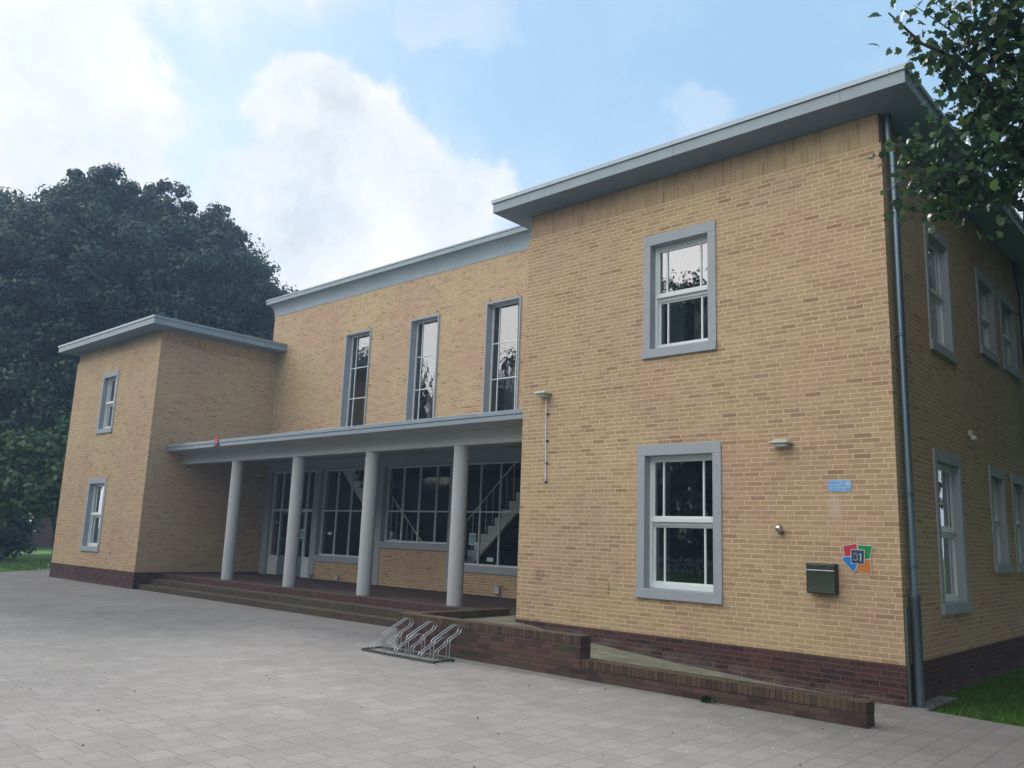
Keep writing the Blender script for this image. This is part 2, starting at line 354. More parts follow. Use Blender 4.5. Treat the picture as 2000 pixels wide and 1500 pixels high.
# ------------------------------------------------------------------ the building
B = thing('office_building', 'long yellow brick building with two flat-roofed wings and a columned porch between them', 'building', (0, 0, 0))
def stonewin(T, u0, u1, z0, z1, side=.13, top=.16, bot=.14, rev=.12, fd=.06, sb=.03, glassm='glass', label=None):
    """sash window: white frame (the part) with stone surround, sill and panes as sub-parts"""
    a, c, e, g = u0+side, u1-side, z0+bot, z1-top
    f = MB(T); r0, r1 = rev, rev+fd; fw = .045
    f.box(a, a+fw, r0, r1, e, g); f.box(c-fw, c, r0, r1, e, g); f.box(a+fw, c-fw, r0, r1, g-fw-.01, g); f.box(a+fw, c-fw, r0-.01, r1, e, e+.07)
    mz = e + (g-e)*.5; wd = c-a
    f.box(a+fw, c-fw, r0-.03, r1, mz-.008, mz+.05); f.box(a+fw, c-fw, r0+fd*.3, r1+sb, mz-.055, mz-.008)
    sw = .03
    for k, (q0, q1, dd) in enumerate(((mz+.05, g-fw-.01, .0), (e+.07, mz-.055, sb))):
        f.box(a+fw, a+fw+sw, r0+fd*.2+dd, r1+dd, q0, q1); f.box(c-fw-sw, c-fw, r0+fd*.2+dd, r1+dd, q0, q1)
        for fr in (.205, .795):
            x = a+wd*fr; f.box(x-.013, x+.013, r0+fd*.3+dd, r1+dd-fd*.1, q0, q1)
        f.box(a+fw+sw, c-fw-sw, r0+fd*.27+dd, r1+dd-fd*.07, q1-.028, q1); f.box(a+fw+sw, c-fw-sw, r0+fd*.27+dd, r1+dd-fd*.07, q0, q0+.028)
    W_ = f.build('window', 'paint_white', B, bevel=.003, weld=True)
    s = MB(T); th = rev+.12
    s.box(u0, a, -.022, th, z0+bot, z1-top); s.box(c, u1, -.022, th, z0+bot, z1-top); s.box(u0, u1, -.024, th, z1-top, z1)
    s.build('stone_surround', 'stone', B, bevel=.006, weld=True).parent = W_
    s = MB(T); s.box(u0-.005, u1+.005, -.045, th, z0, z0+bot-.002); o = s.build('stone_sill', 'stone', B, bevel=.006, weld=True); o.parent = W_
    p = MB(T)
    p.face([(a+fw, r1-fd*.4, mz+.02), (c-fw, r1-fd*.4, mz+.02), (c-fw, r1-fd*.4, g-fw), (a+fw, r1-fd*.4, g-fw)])
    p.face([(a+fw, r1+sb-fd*.4, e+.05), (c-fw, r1+sb-fd*.4, e+.05), (c-fw, r1+sb-fd*.4, mz-.02), (a+fw, r1+sb-fd*.4, mz-.02)])
    p.build('pane', glassm, B).parent = W_
    return W_
def inset(w_): return (w_[0]+.01, w_[1]-.01, w_[2]+.01, w_[3]-.01)
RWF = [(-3.625, -2.27, .945, 3.12), (-3.55, -2.325, 4.41, 6.33)]
LWF = [(-23.69, -22.355, .90, 3.06), (-23.61, -22.46, 4.43, 6.34)]
RWS = [(1.47, 2.73, .945, 3.08), (1.62, 2.80, 4.44, 6.33), (4.33, 5.28, 1.46, 3.10), (5.80, 6.75, 1.46, 3.10), (4.34, 5.46, 4.90, 6.35), (5.86, 7.05, 4.90, 6.35)]
MID = [(-16.29, -15.14), (-13.45, -12.33), (-10.64, -9.50)]; MZ0, MZ1 = 4.22, 7.385
b = MB()
wall(b, TF(0), -W, 0, ZP, ZB, [inset(h) for h in RWF]); wall(b, TR(0), 0, DEPTH, ZP, ZB, [inset(h) for h in RWS]); wall(b, TL(-W), 0, D+.1, ZP, ZB)
wall(b, TF(LY), -XLL, -XL, ZP, ZB+.1, [inset(h) for h in LWF]); wall(b, TR(-XL), LY, D+.1, ZP, ZB+.1); wall(b, TL(-XLL), LY, DEPTH, ZP, ZB+.1)
wall(b, TF(D), -ML, -W+.2, 3.83, 8.5162, [(u0+.01, u1-.01, MZ0, MZ1-.01) for u0, u1 in MID]); wall(b, TL(-ML), D, DEPTH, 7.0, 8.5162); wall(b, TR(-5.6), D, DEPTH, 7., 8.5162)
b.box(-XLL, 0, DEPTH-.3, DEPTH, ZP, ZS); b.box(-ML, -5.6, DEPTH-.3, DEPTH-.01, ZS, 8.51)
b.build('brick_wall', 'brick', B)
b = MB()
def v0(fn, off):                                                     # lay the courses from a given height
    n = len(b.uv); fn()
    b.uv[n:] = [(u, v-off) for u, v in b.uv[n:]]
v0(lambda: (wall(b, TF(0), -W+.03, -.03, ZB+.012, ZS, d0=.03), wall(b, TR(0), .03, DEPTH, ZB+.012, ZS, d0=.03), wall(b, TL(-W), .03, D+.1, ZB+.012, ZS, d0=.03)), ZB)
b.build('soldier_course', 'soldier', B); b = MB()
v0(lambda: (wall(b, TF(LY), -XLL+.03, -XL-.03, ZB+.112, ZS, d0=.03), wall(b, TR(-XL), LY+.03, D+.1, ZB+.112, ZS, d0=.03), wall(b, TL(-XLL), LY+.03, DEPTH, ZB+.112, ZS, d0=.03)), ZB+.1)
b.build('soldier_course', 'soldier', B)
b = MB()
wall(b, TF(LY-.006), -XLL-.006, -XL+.006, -.1, ZP); wall(b, TR(-XL+.006), LY-.006, D+.1, -.1, ZP); wall(b, TL(-XLL-.006), LY, DEPTH, -.1, ZP); b.build('plinth', 'plinth', B); b = MB()
wall(b, TR(.006), -.006, DEPTH, -.1, ZP); wall(b, TL(-W-.006), -.006, D, -.1, ZP)
b.build('plinth', 'plinth', B)
b = MB(); wall(b, TF(-.006), -W-.006, .006, -.1, ZP); b.build('plinth', 'plinth_ramp', B)
# windows
wins = []
for h in RWF: wins.append(stonewin(TF(0), *h))
for h in LWF: wins.append(stonewin(TF(LY), *h))
for i, h in enumerate(RWS): wins.append(stonewin(TR(0), *h, rev=.085, side=.12 if i < 2 else .10, fd=.022, sb=.012))
def tallwin(u0, u1):
    T = TF(D); a, c, g = u0+.045, u1-.045, MZ1-.045; rv = .17
    ia, ic, ig = a+.035, c-.035, g-.035
    f = MB(T); e = MZ0
    f.box(a, ia, rv, rv+.05, e, g); f.box(ic, c, rv, rv+.05, e, g); f.box(ia, ic, rv, rv+.05, ig, g)
    for fr in (.2, .8): x = ia+(ic-ia)*fr; f.box(x-.011, x+.011, rv+.008, rv+.04, e, ig)
    for zz in (6.38, 5.49, 4.60): f.box(ia, ic, rv+.012, rv+.038, zz-.012, zz+.012)
    w_ = f.build('window', 'paint_white', B, bevel=.002, weld=True)
    s = MB(T)
    s.box(u0, a, -.035, rv+.12, e, g); s.box(c, u1, -.035, rv+.12, e, g); s.box(u0, u1, -.035, rv+.12, g, MZ1); 
    s.build('stone_surround', 'stone', B, bevel=.004, weld=True).parent = w_
    p = MB(T); p.face([(ia, rv+.025, e), (ic, rv+.025, e), (ic, rv+.025, ig), (ia, rv+.025, ig)]); p.build('pane', 'glass_old', B).parent = w_
    wins.append(w_)
for u in MID: tallwin(*u)
# roofs: overhanging slab with sloping soffit, fascia and metal edge
def wingroof(x0, x1, y0, y1, zt, ov, zwall, left=True, right=True, holex=None):
    X0, X1, Y0 = x0-(ov if left else 0), x1+(ov if right else 0), y0-ov
    zb = zt-.2
    b = MB()
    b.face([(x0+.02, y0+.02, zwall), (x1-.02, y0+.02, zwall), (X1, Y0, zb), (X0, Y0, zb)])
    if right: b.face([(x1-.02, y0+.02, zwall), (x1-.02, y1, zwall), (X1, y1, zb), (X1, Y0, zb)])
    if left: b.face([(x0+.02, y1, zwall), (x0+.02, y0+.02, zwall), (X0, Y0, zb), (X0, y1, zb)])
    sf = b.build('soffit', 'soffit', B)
    b = MB(); b.face([(X0, Y0, zb), (X1, Y0, zb), (X1, Y0, zt), (X0, Y0, zt)]); b.face([(X1, Y0, zb), (X1, y1, zb), (X1, y1, zt), (X1, Y0, zt)]); b.face([(X0, y1, zb), (X0, Y0, zb), (X0, Y0, zt), (X0, y1, zt)])
    b.face([(X0, y1, zb), (X1, y1, zb), (X1, y1, zt), (X0, y1, zt)])
    b.build('fascia', 'fascia', B)
    b = MB(); b.box(X0-.025, X1+.025, Y0-.025, Y0+.02, zt-.035, zt+.03); b.box(X1-.02, X1+.025, Y0+.02, y1, zt-.035, zt+.03); b.box(X0-.025, X0+.02, Y0+.02, y1, zt-.035, zt+.03)
    b.build('roof_edge_trim', 'trim', B)
    b = MB(); b.box(X0+.02, X1-.02, Y0+.02, y1-.01, zt-.06, zt); b.build('roof', 'roof', B)
wingroof(-W, 0, 0, DEPTH, 7.5132-.03, .458, ZS)
# the left wing's roof stops against the taller middle wall
wingroof(-XLL, -XL, LY, D-.002, 7.495-.03, .485, ZS)
wingroof(-XLL, -ML-.002, D-.002+.485, DEPTH, 7.495-.03, .485, ZS, right=False)
# main roof with coved cornice
b = MB(); n = 7; X0, X1 = -ML, -5.6; ov = .2; zc0, zc1 = 8.5162, 8.90
pr = [(ov*(1-math.cos(math.pi/2*k/n)), zc0+(zc1-zc0)*math.sin(math.pi/2*k/n)) for k in range(n+1)]
pr = [(-.02, zc0)] + [(o_+.012, z_) for o_, z_ in pr]
for (o0, z0_), (o1, z1_) in zip(pr, pr[1:]):
    b.face([(X0-o0, D-o0, z0_), (X1+o0, D-o0, z0_), (X1+o1, D-o1, z1_), (X0-o1, D-o1, z1_)])
    b.face([(X0-o0, DEPTH, z0_), (X0-o0, D-o0, z0_), (X0-o1, D-o1, z1_), (X0-o1, DEPTH, z1_)])
    b.face([(X1+o0, D-o0, z0_), (X1+o0, DEPTH, z0_), (X1+o1, DEPTH, z1_), (X1+o1, D-o1, z1_)])
b.build('cornice', 'fascia', B, smooth=True)
b = MB(); o1 = .225
b.box(X0-o1, X1+o1, D-o1, DEPTH, zc1, 9.02); b.build('fascia', 'fascia', B)
b = MB(); b.box(X0-o1-.02, X1+o1+.02, D-o1-.02, DEPTH, 9.022, 9.06); b.build('roof', 'trim', B)

# porch: canopy, beam, columns, floor, steps
b = MB(); b.extrude([(.60, 3.805), (.60, 3.93), (D+.02, 4.12), (D+.02, 3.76), (1.36, 3.76), (1.36, 3.473), (1.085, 3.473), (1.085, 3.745)], -XL+.003, -W-.003)
b.build('canopy', 'canopy', B, bevel=.008, weld=True)
b = MB(); b.box(-XL+.004, -W-.002, .565, .64, 3.895, 3.975); b.box(-XL+.004, -W-.002, .58, .598, 3.80, 3.885); b.build('canopy_edge', 'trim', B, bevel=.004, weld=True)
ZF = .4083
cols = []
for x in (-8.60, -11.40, -14.22, -17.06):
    b = MB(); r = .153
    b.lathe([(r, ZF), (r, 3.474)], 40, (x, 1.225)); cols.append(b.build('column', 'column', B, smooth=True))
b = MB(); b.box(-XL+.007, -W-.007, .82, D+.3, ZF-.3, ZF, skip=''); b.build('porch_floor', 'porch', B)
b = MB()
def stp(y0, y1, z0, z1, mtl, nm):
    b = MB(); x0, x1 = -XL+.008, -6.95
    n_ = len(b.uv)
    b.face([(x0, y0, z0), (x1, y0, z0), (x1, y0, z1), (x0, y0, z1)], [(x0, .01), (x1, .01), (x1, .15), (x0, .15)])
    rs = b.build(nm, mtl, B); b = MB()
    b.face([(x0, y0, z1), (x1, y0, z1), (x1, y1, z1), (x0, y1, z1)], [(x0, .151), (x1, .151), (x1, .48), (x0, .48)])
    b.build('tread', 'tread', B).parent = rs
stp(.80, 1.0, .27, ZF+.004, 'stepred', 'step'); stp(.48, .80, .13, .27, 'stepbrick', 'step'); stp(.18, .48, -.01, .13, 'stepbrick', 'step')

# glazed wall behind the porch
PT = TF(D)
HZ = 3.475
b = MB(PT)
piers = [(-XL, -19.58), (-17.32, -17.05), (-14.46, -14.19), (-11.66, -11.39), (-8.83, -8.56), (-6.22, -W+.1)]
for a, c in piers: b.box(a, c, 0, .32, ZF, HZ, skip='t')
b.box(-XL, -W+.1, -.006, .32, HZ, 3.83)
b.build('concrete_frame', 'stone', B, bevel=.004, weld=True)
bays = [(-17.05, -14.46, 1.06), (-14.19, -11.66, 1.52), (-11.39, -8.83, 1.06)]
pb = MB(PT)
for a, c, zb in bays:
    s = MB(PT); s.box(a, c, -.012, .3, zb-.16, zb-.0); sill = s.build('window_sill', 'stone', B, bevel=.004, weld=True)
    pb.box(a, c, .02, .3, ZF, zb-.16, skip='lrtd')
    f = MB(PT); r0, r1 = .15, .21
    f.box(a, a+.04, r0, r1, zb, HZ); f.box(c-.04, c, r0, r1, zb, HZ); f.box(a+.04, c-.04, r0, r1, HZ-.035, HZ); f.box(a+.04, c-.04, r0-.01, r1, zb, zb+.045)
    for k in (1, 2, 3): x = a+(c-a)*k/4; f.box(x-.016, x+.016, r0+.004, r1-.004, zb+.045, HZ-.035)
    f.box(a+.04, c-.04, r0+.008, r1-.008, 2.295, 2.33)
    w_ = f.build('window', 'paint_white', B, bevel=.002, weld=True); wins.append(w_)
    p = MB(PT); p.face([(a+.03, .19, zb+.03), (c-.03, .19, zb+.03), (c-.03, .19, HZ-.02), (a+.03, .19, HZ-.02)]); p.build('pane', 'glass_hall', B).parent = w_
pb.build('brick_panel', 'brick', B)
def entrance(a, c):
    f = MB(PT); r0, r1 = .10, .17; w1 = .47; da, dc = a+w1, c-w1
    f.box(a, a+.05, r0, r1, ZF, HZ); f.box(c-.05, c, r0, r1, ZF, HZ); f.box(a+.05, c-.05, r0, r1, HZ-.04, HZ); f.box(a+.05, c-.05, r0-.01, r1, 2.28, 2.355)
    for x in (da, dc): f.box(x-.025, x+.025, r0+.003, r1, ZF, 2.28); f.box(x-.018, x+.018, r0+.005, r1, 2.355, HZ-.04)
    x = (a+c)/2; f.box(x-.018, x+.018, r0+.005, r1, 2.355, HZ-.04)
    f.box(a+.05, da-.025, r0+.01, r1, ZF, .98); f.box(dc+.025, c-.05, r0+.01, r1, ZF, .98)
    fr = f.build('door_frame', 'paint_white', B, bevel=.002, weld=True)
    p = MB(PT)
    for q0, q1, e, g in ((a+.04, c-.04, 2.35, HZ-.03), (a+.04, da-.02, .97, 2.29), (dc+.02, c-.04, .97, 2.29)): p.face([(q0, .15, e), (q1, .15, e), (q1, .15, g), (q0, .15, g)])
    p.build('pane', 'glass_hall', B).parent = fr
    mid = (da+dc)/2
    for q0, q1 in ((da+.028, mid-.003), (mid+.003, dc-.028)):
        f = MB(PT); e, g = ZF+.012, 2.275
        f.box(q0, q0+.06, r0+.012, r1, e, g); f.box(q1-.06, q1, r0+.012, r1, e, g); f.box(q0+.06, q1-.06, r0+.012, r1, g-.07, g); f.box(q0+.06, q1-.06, r0+.012, r1, e, .99); f.box(q0+.06, q1-.06, r0+.02, r1, 1.43, 1.46)
        d = f.build('door', 'door', B, bevel=.002, weld=True)
        p = MB(PT); p.face([(q0+.05, .155, .98), (q1-.05, .155, .98), (q1-.05, .155, g-.06), (q0+.05, .155, g-.06)]); p.build('pane', 'glass_hall', B).parent = d
        hx = q1-.04 if q0 < mid-.1 else q0+.04
        p = MB(PT); p.tube([(hx, .1, 1.25), (hx, .055, 1.27), (hx, .055, 1.6), (hx, .1, 1.62)], .01, 8); p.build('handle', 'steel', B, smooth=True).parent = d
entrance(-19.58, -17.32); entrance(-8.56, -6.22)

# interior: floors, rear walls, staircase pair
b = MB()
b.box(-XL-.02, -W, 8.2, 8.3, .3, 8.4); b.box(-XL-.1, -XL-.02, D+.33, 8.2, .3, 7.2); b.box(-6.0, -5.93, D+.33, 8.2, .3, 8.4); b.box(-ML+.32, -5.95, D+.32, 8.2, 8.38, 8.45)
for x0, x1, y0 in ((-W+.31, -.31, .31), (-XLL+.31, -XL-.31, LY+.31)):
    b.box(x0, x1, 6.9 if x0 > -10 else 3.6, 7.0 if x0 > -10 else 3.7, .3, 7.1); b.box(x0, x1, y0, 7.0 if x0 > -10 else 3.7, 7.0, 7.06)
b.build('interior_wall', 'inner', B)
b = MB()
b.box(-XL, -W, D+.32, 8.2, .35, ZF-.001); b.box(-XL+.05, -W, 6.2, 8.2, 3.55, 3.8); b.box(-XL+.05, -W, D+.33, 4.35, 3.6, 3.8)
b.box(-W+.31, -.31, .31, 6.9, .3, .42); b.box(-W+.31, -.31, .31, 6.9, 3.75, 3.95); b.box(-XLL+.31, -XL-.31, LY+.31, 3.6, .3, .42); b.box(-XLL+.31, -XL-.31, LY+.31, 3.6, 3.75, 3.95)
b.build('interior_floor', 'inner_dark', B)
for sgn in (1, -1):
    N = 17; rise = (3.8-ZF)/N; run = .222; x0 = -12.95+sgn*.35
    poly = [(x0, ZF)]
    for k in range(N): poly += [(x0+sgn*k*run, ZF+(k+1)*rise), (x0+sgn*(k+1)*run, ZF+(k+1)*rise)]
    poly += [(x0+sgn*N*run, ZF+(N-1.6)*rise), (x0+sgn*1.3*run, ZF)]
    b = MB(TF(0))
    lo = lambda k: max(ZF, ZF+(k-1.55)*rise)
    for k in range(N):                                             # saw-tooth stringer in slices
        xa, xb = x0+sgn*k*run, x0+sgn*(k+1)*run
        b.plate([(xa, lo(k)), (xb, lo(k+1)), (xb, ZF+(k+1)*rise), (xa, ZF+(k+1)*rise)], 4.62, 4.70)
    st = b.build('staircase', 'stair', B)
    b = MB(TF(0))
    for k in range(N):
        xa, xb = sorted((x0+sgn*k*run, x0+sgn*(k+1)*run)); zz = ZF+(k+1)*rise
        b.box(xa-.02, xb+.02, 4.60, 5.9, zz, zz+.035)
    b.build('tread', 'inner_dark', B).parent = st
    b = MB()
    for k in range(0, N, 1):
        x = x0+sgn*(k+.5)*run; zz = ZF+(k+1)*rise+.03; b.tube([(x, 4.66, zz), (x, 4.66, zz+.86)], .008 if k % 2 else .012, 6)
    b.tube([(x0+sgn*.5*run, 4.66, ZF+rise+.9), (x0+sgn*(N-.5)*run, 4.66, ZF+N*rise+.9)], .02, 8)
    b.build('railing', 'stair', B).parent = st
# drainpipes
def pipe(y, xo, top, cast=True):
    b = MB(); x = .085
    b.tube([(x+.0, y, .0), (x, y, top-.16), (x-.012, y, top-.08), (x-.035, y, top+.06), (x-.04, y, top+.14), (x-.04, y, top+.45)], .048, 16, cap=False)
    p = b.build('drainpipe', 'zinc', B, smooth=True)
    b = MB(); b.lathe([(.058, .03), (.06, 1.18), (.066, 1.19), (.066, 1.24), (.05, 1.25)], 16, (x, y)); b.build('lower_pipe', 'zinc', B, smooth=True).parent = p
    for zz in (1.52, 2.36, 4.3, 6.2):
        b = MB()
        b.lathe([(.048, zz), (.056, zz+.005), (.056, zz+.022), (.05, zz+.028), (.056, zz+.034), (.056, zz+.055), (.048, zz+.06)], 16, (x, y)); b.box(0, .05, y-.012, y+.012, zz+.015, zz+.045)
        b.build('collar', 'zinc', B).parent = p
    return p
PIPES = [pipe(.15, 0, ZS-.42), pipe(7.32, 0, ZS-.42)]
b = MB(); b.box(.002, .032, -.004+.02, .075, 0, 1.09); b.box(.002, .038, .012, .08, 1.06, 1.085); b.build('cable_cover', 'darkmetal', B)

# ------------------------------------------------------------------ ramp beside the right wing
RP = thing('access_ramp', 'concrete slab ramp rising along the right wing to the porch between low dark brick walls', 'ramp', (-3.5, -1.5, 0))
yf, yb = -1.60, -1.38; xl, xm, xr = -6.93, -3.40, .118
b = MB(); b.box(xl, xm, yf, yb, -.02, .41); b.box(xm, xr, yf, yb, -.02, .135); b.box(xl, xl+.23, yb, .7, -.02, .41)
b.build('ramp_wall', 'rampbrick', RP, bevel=.006)
b = MB()
def cap(x0, x1, y0, y1, z0, z1):
    n = len(b.uv); b.box(x0, x1, y0, y1, z0, z1)
    b.uv[n:] = [(u, v-z0+.01) if abs(v-z0) < 1e-6 or abs(v-z1) < 1e-6 else (u, v) for u, v in b.uv[n:]]
cap(xl-.004, xm+.004, yf-.004, yb+.004, .41, .519); cap(xm+.006, xr+.004, yf-.004, yb+.004, .135, .242); cap(xl-.004, xl+.234, yb+.006, .704, .41, .517)
b.build('wall_cap', 'rampcap', RP, bevel=.006)
b = MB(); pts = [(-6.70, .398), (-5.75, .392), (-4.44, .235), (-2.98, .125), (-1.66, .045), (-.3, .006)]
for (x0, z0), (x1, z1) in zip(pts, pts[1:]): b.face([(x0, yb, z0), (x1, yb, z1), (x1, -.008, z1), (x0, -.008, z0)])
b.face([(-6.70, -.008, .398), (-W-.01, -.008, .398), (-W-.01, .82, .404), (-6.70, .82, .404)])
b.build('ramp_paving', 'rampslab', RP)

# ------------------------------------------------------------------ bicycle rack
RK = thing('bicycle_rack', 'low galvanised bicycle rack with six bent tube holders in front of the brick ramp wall', 'bicycle rack', (-6.1, -2.0, 0))
x0, x1, yf_, yb_ = -6.93, -5.36, -2.27, -1.88
b = MB()
for y in (yf_, yb_): b.box(x0, x1, y-.003, y+.003, 0.004, .038); b.box(x0, x1, y, y+.04*(1 if y == yf_ else -1), .004, .010) if y == yf_ else b.box(x0, x1, y-.04, y, .004, .010)
for x in (x0, x1): b.box(x-.003, x+.003, yf_, yb_, .010, .038)
b.build('base_frame', 'darkmetal', RK)
def fillet(P, r=.045, n=5):
    P = [Vector(p) for p in P]; out = [P[0]]
    for a, p, c in zip(P, P[1:], P[2:]):
        d0, d1 = (a-p), (c-p); rr = min(r, d0.length*.48, d1.length*.48); s_, e_ = p+d0.normalized()*rr, p+d1.normalized()*rr
        for k in range(n+1): q = k/n; out.append(s_*(1-q)**2+p*2*q*(1-q)+e_*q*q)
    return out+[P[-1]]
hi = [(-2.23, .01), (-2.23, .29), (-1.82, .485), (-1.70, .45), (-1.73, .37), (-1.93, .28), (-1.93, .01)]
lo_ = [(-2.25, .01), (-2.25, .10), (-1.84, .295), (-1.74, .27), (-1.76, .19), (-1.94, .11), (-1.94, .01)]
for k in range(3):
    for pr, xx in ((lo_, -6.70+k*.515), (hi, -6.48+k*.515)):
        b = MB()
        for dx in (-.03, .03): b.tube(fillet([(xx+dx, y, z) for y, z in pr]), .0085, 8)
        ty, tz = pr[3]; b.box(xx-.03, xx+.03, ty-.045, ty-.035, tz+.005, tz+.02)
        b.build('wheel_holder', 'galv', RK, smooth=True)

# ------------------------------------------------------------------ things on the walls
S = thing('house_number_sign', 'coloured house number sign reading 31 on the brick above the letter box', 'house number sign', (-.49, 0, 1.6))
def poly(pts, d0, d1, name, m, par=None, T=TF(0)): return MB(T).plate(pts, d0, d1).build(name, m, par)
def sp_(px, py):                                                     # sign outline measured on the wall
    d = cf*FPX + cr*(1640+px/16.67-1000) - cu*(1050+py/16.67-750); k = (-.012-CP[1])/d.y; return (CP[0]+d.x*k, CP[2]+d.z*k)
def shrink(P, w):
    c = Vector((sum(p[0] for p in P)/len(P), sum(p[1] for p in P)/len(P))); n = len(P); out = []
    for i in range(n):
        a, p, q = Vector(P[i-1]), Vector(P[i]), Vector(P[(i+1) % n]); u = (p-a).normalized(); v = (q-p).normalized()
        nu, nv = Vector((-u.y, u.x)), Vector((-v.y, v.x))
        if nu.dot(c-p) < 0: nu = -nu
        if nv.dot(c-p) < 0: nv = -nv
        bis = (nu+nv).normalized(); out.append(tuple(p+bis*(w/max(.35, bis.dot(nu)))))
    return out
shapes = [('sign_green', [(570, 225), (1075, 265), (975, 745), (640, 690), (600, 400)]), ('sign_orange', [(620, 700), (1010, 700), (1040, 1245), (510, 1060), (600, 850)]),
          ('sign_red', [(90, 270), (560, 175), (640, 640), (165, 625)]), ('sign_blue', [(55, 695), (145, 615), (640, 590), (600, 860), (475, 1150)]),
          ('sign_navy', [(370, 372), (830, 405), (812, 880), (372, 845)])]
for i, (m_, P_) in enumerate(shapes):
    Q = [sp_(*p) for p in P_]; d = -.010-.003*i
    poly(Q, d, 0 if i == 0 else d+.0025, 'sign_border', 'sign_white', S); poly(shrink(Q, .0065), d-.0012, d-.0002, 'sign_panel', m_, S)
def strokes(lines, d, wd, name, m, par, T=TF(0), fn=None):
    b = MB(T)
    for L in lines:
        for (a, c), (e, g) in zip(L, L[1:]):
            p, q = Vector((a, c)), Vector((e, g)); u = (q-p).normalized(); n = Vector((-u.y, u.x))*wd/2; p = p-u*wd*.25; q = q+u*wd*.25
            b.face([(p.x-n.x, d, p.y-n.y), (q.x-n.x, d, q.y-n.y), (q.x+n.x, d, q.y+n.y), (p.x+n.x, d, p.y+n.y)])
    return b.build(name, m, par)
arc = lambda cx, cy, rx, ry, a0, a1, n=10: [(cx+rx*math.cos(R(a0+(a1-a0)*k/n)), cy+ry*math.sin(R(a0+(a1-a0)*k/n))) for k in range(n+1)]
three = [sp_(*p) for p in arc(525, 566, 60, -54, 150, -80)], [sp_(*p) for p in arc(525, 674, 68, -62, 80, -152)]
one = [sp_(*p) for p in ((645, 545), (695, 535), (695, 755))]
strokes([three[0], three[1], one], -.0245, .0105, 'number', 'sign_white', S)

N_ = MB(TF(0)).plate([(-.815, 2.417), (-.537, 2.414), (-.535, 2.553), (-.813, 2.56)], -.006, -.001).build('paper_notice', 'notice')
tag(N_, 'small faded blue printed notice stuck on the brick wall, high above the letter box', 'notice')

MBX = thing('letter_box', 'black letter box with brushed steel front hanging on the brick below the number sign', 'letter box', (-.92, 0, 1.2))
X0, X1, Z0, Z1, dp = -1.075, -.725, 1.18, 1.54, .125
b = MB(); b.box(X0, X1, -dp, 0, Z0, Z1); b.build('box_body', 'black', MBX, bevel=.004)
b = MB(); b.box(X0+.014, X1-.006, -dp-.006, -dp-.001, Z0+.01, Z1-.085); b.build('steel_front', 'steel', MBX, bevel=.002)
b = MB(); b.box(X0+.014, X1-.006, -dp-.008, -dp-.001, Z1-.078, Z1-.012); b.build('flap', 'steel', MBX, bevel=.002)
b = MB(); b.box(X0+.014, X1-.006, -dp-.022, -dp-.002, Z1-.088, Z1-.078); b.build('flap_highlight', 'sign_white', MBX, bevel=.002)  # white strip stands for the bright highlight under the flap
b = MB(); b.tube([((X0+X1)/2+.0, -dp-.012, Z1-.125), ((X0+X1)/2, -dp-.004, Z1-.125)], .011, 14); b.build('lock', 'black', MBX)

def flatlamp(x, z, label, wd=.26, stem=False):
    L = thing('wall_lamp', label, 'wall lamp', (x, 0, z), 'lamps on the front wall of the right wing')
    b = MB(); h = wd/2; y0, y1 = -.16, -.0
    top = [(x-h*.55, z+.045), (x+h*.55, z+.045)]
    for s_ in (0,):
        A = [(x-h*.55, -.12, z+.05), (x+h*.55, -.12, z+.05), (x+h*.55, -.01, z+.055), (x-h*.55, -.01, z+.055)]
        Bq = [(x-h, -.19, z+.005), (x+h, -.19, z+.005), (x+h, -.004, z+.005), (x-h, -.004, z+.005)]
        b.face(A)
        for k in range(4): b.face([Bq[k], Bq[(k+1) % 4], A[(k+1) % 4], A[k]])
        C_ = [(p[0], p[1], z-.012) for p in Bq]
        for k in range(4): b.face([C_[k], C_[(k+1) % 4], Bq[(k+1) % 4], Bq[k]])
        b.face(C_[::-1])
    b.build('lamp_shade', 'lampcream', L, bevel=.003, weld=True)
    b = MB(); b.box(x-h*.62, x+h*.62, -.15, -.02, z-.05, z-.0125); b.build('diffuser', 'sign_white', L, bevel=.01, weld=True)
    return L
flatlamp(-1.375, 3.04, 'flat cream wall lamp above and right of the lower window of the right wing')
L = flatlamp(-5.42, 4.05, 'flat cream wall lamp near the left edge of the right wing, above a thin cable', .24)
CB_ = thing('wall_cable', 'thin pale cable running down the brick from the wall lamp at the left edge', 'cable', (-5.38, 0, 2.6))
b = MB(); b.tube([(-5.40, -.02, 3.98), (-5.395, -.02, 3.5), (-5.38, -.02, 3.0), (-5.375, -.02, 2.62)], .009, 8); b.build('cable_tube', 'paint_white', CB_, smooth=True)
for z_ in (3.72, 3.28, 2.92, 2.62): b = MB(); b.box(-5.40, -5.345, -.026, -.0, z_-.012, z_+.012); b.build('clip', 'black', CB_)
SE = thing('wall_sensor', 'shiny round steel ball lamp on the brick, left of the number sign', 'wall lamp', (-1.43, 0, 1.93))
import bmesh
def ball(c, r, name, m, par, sub=3):
    bm = bmesh.new(); bmesh.ops.create_icosphere(bm, subdivisions=sub, radius=r); bmesh.ops.translate(bm, verts=bm.verts, vec=c)
    me = bpy.data.meshes.new(name); bm.to_mesh(me); bm.free(); me.materials.append(M[m]); me.polygons.foreach_set('use_smooth', [True]*len(me.polygons))
    o = bpy.data.objects.new(name, me); COL.objects.link(o)
    if par: o.parent = par; o.matrix_parent_inverse = Matrix.Translation(-par.location)
    return o
ball((-1.43, -.085, 1.95), .052, 'ball', 'chrome', SE)
b = MB(); b.box(-1.455, -1.405, -.07, 0, 1.88, 1.925); b.build('bracket', 'darkmetal', SE, bevel=.004)
SL_ = thing('wall_lamp', 'tiny round wall lamp on the shaded side wall above the ground floor windows', 'wall lamp', (0, 3.32, 3.45))
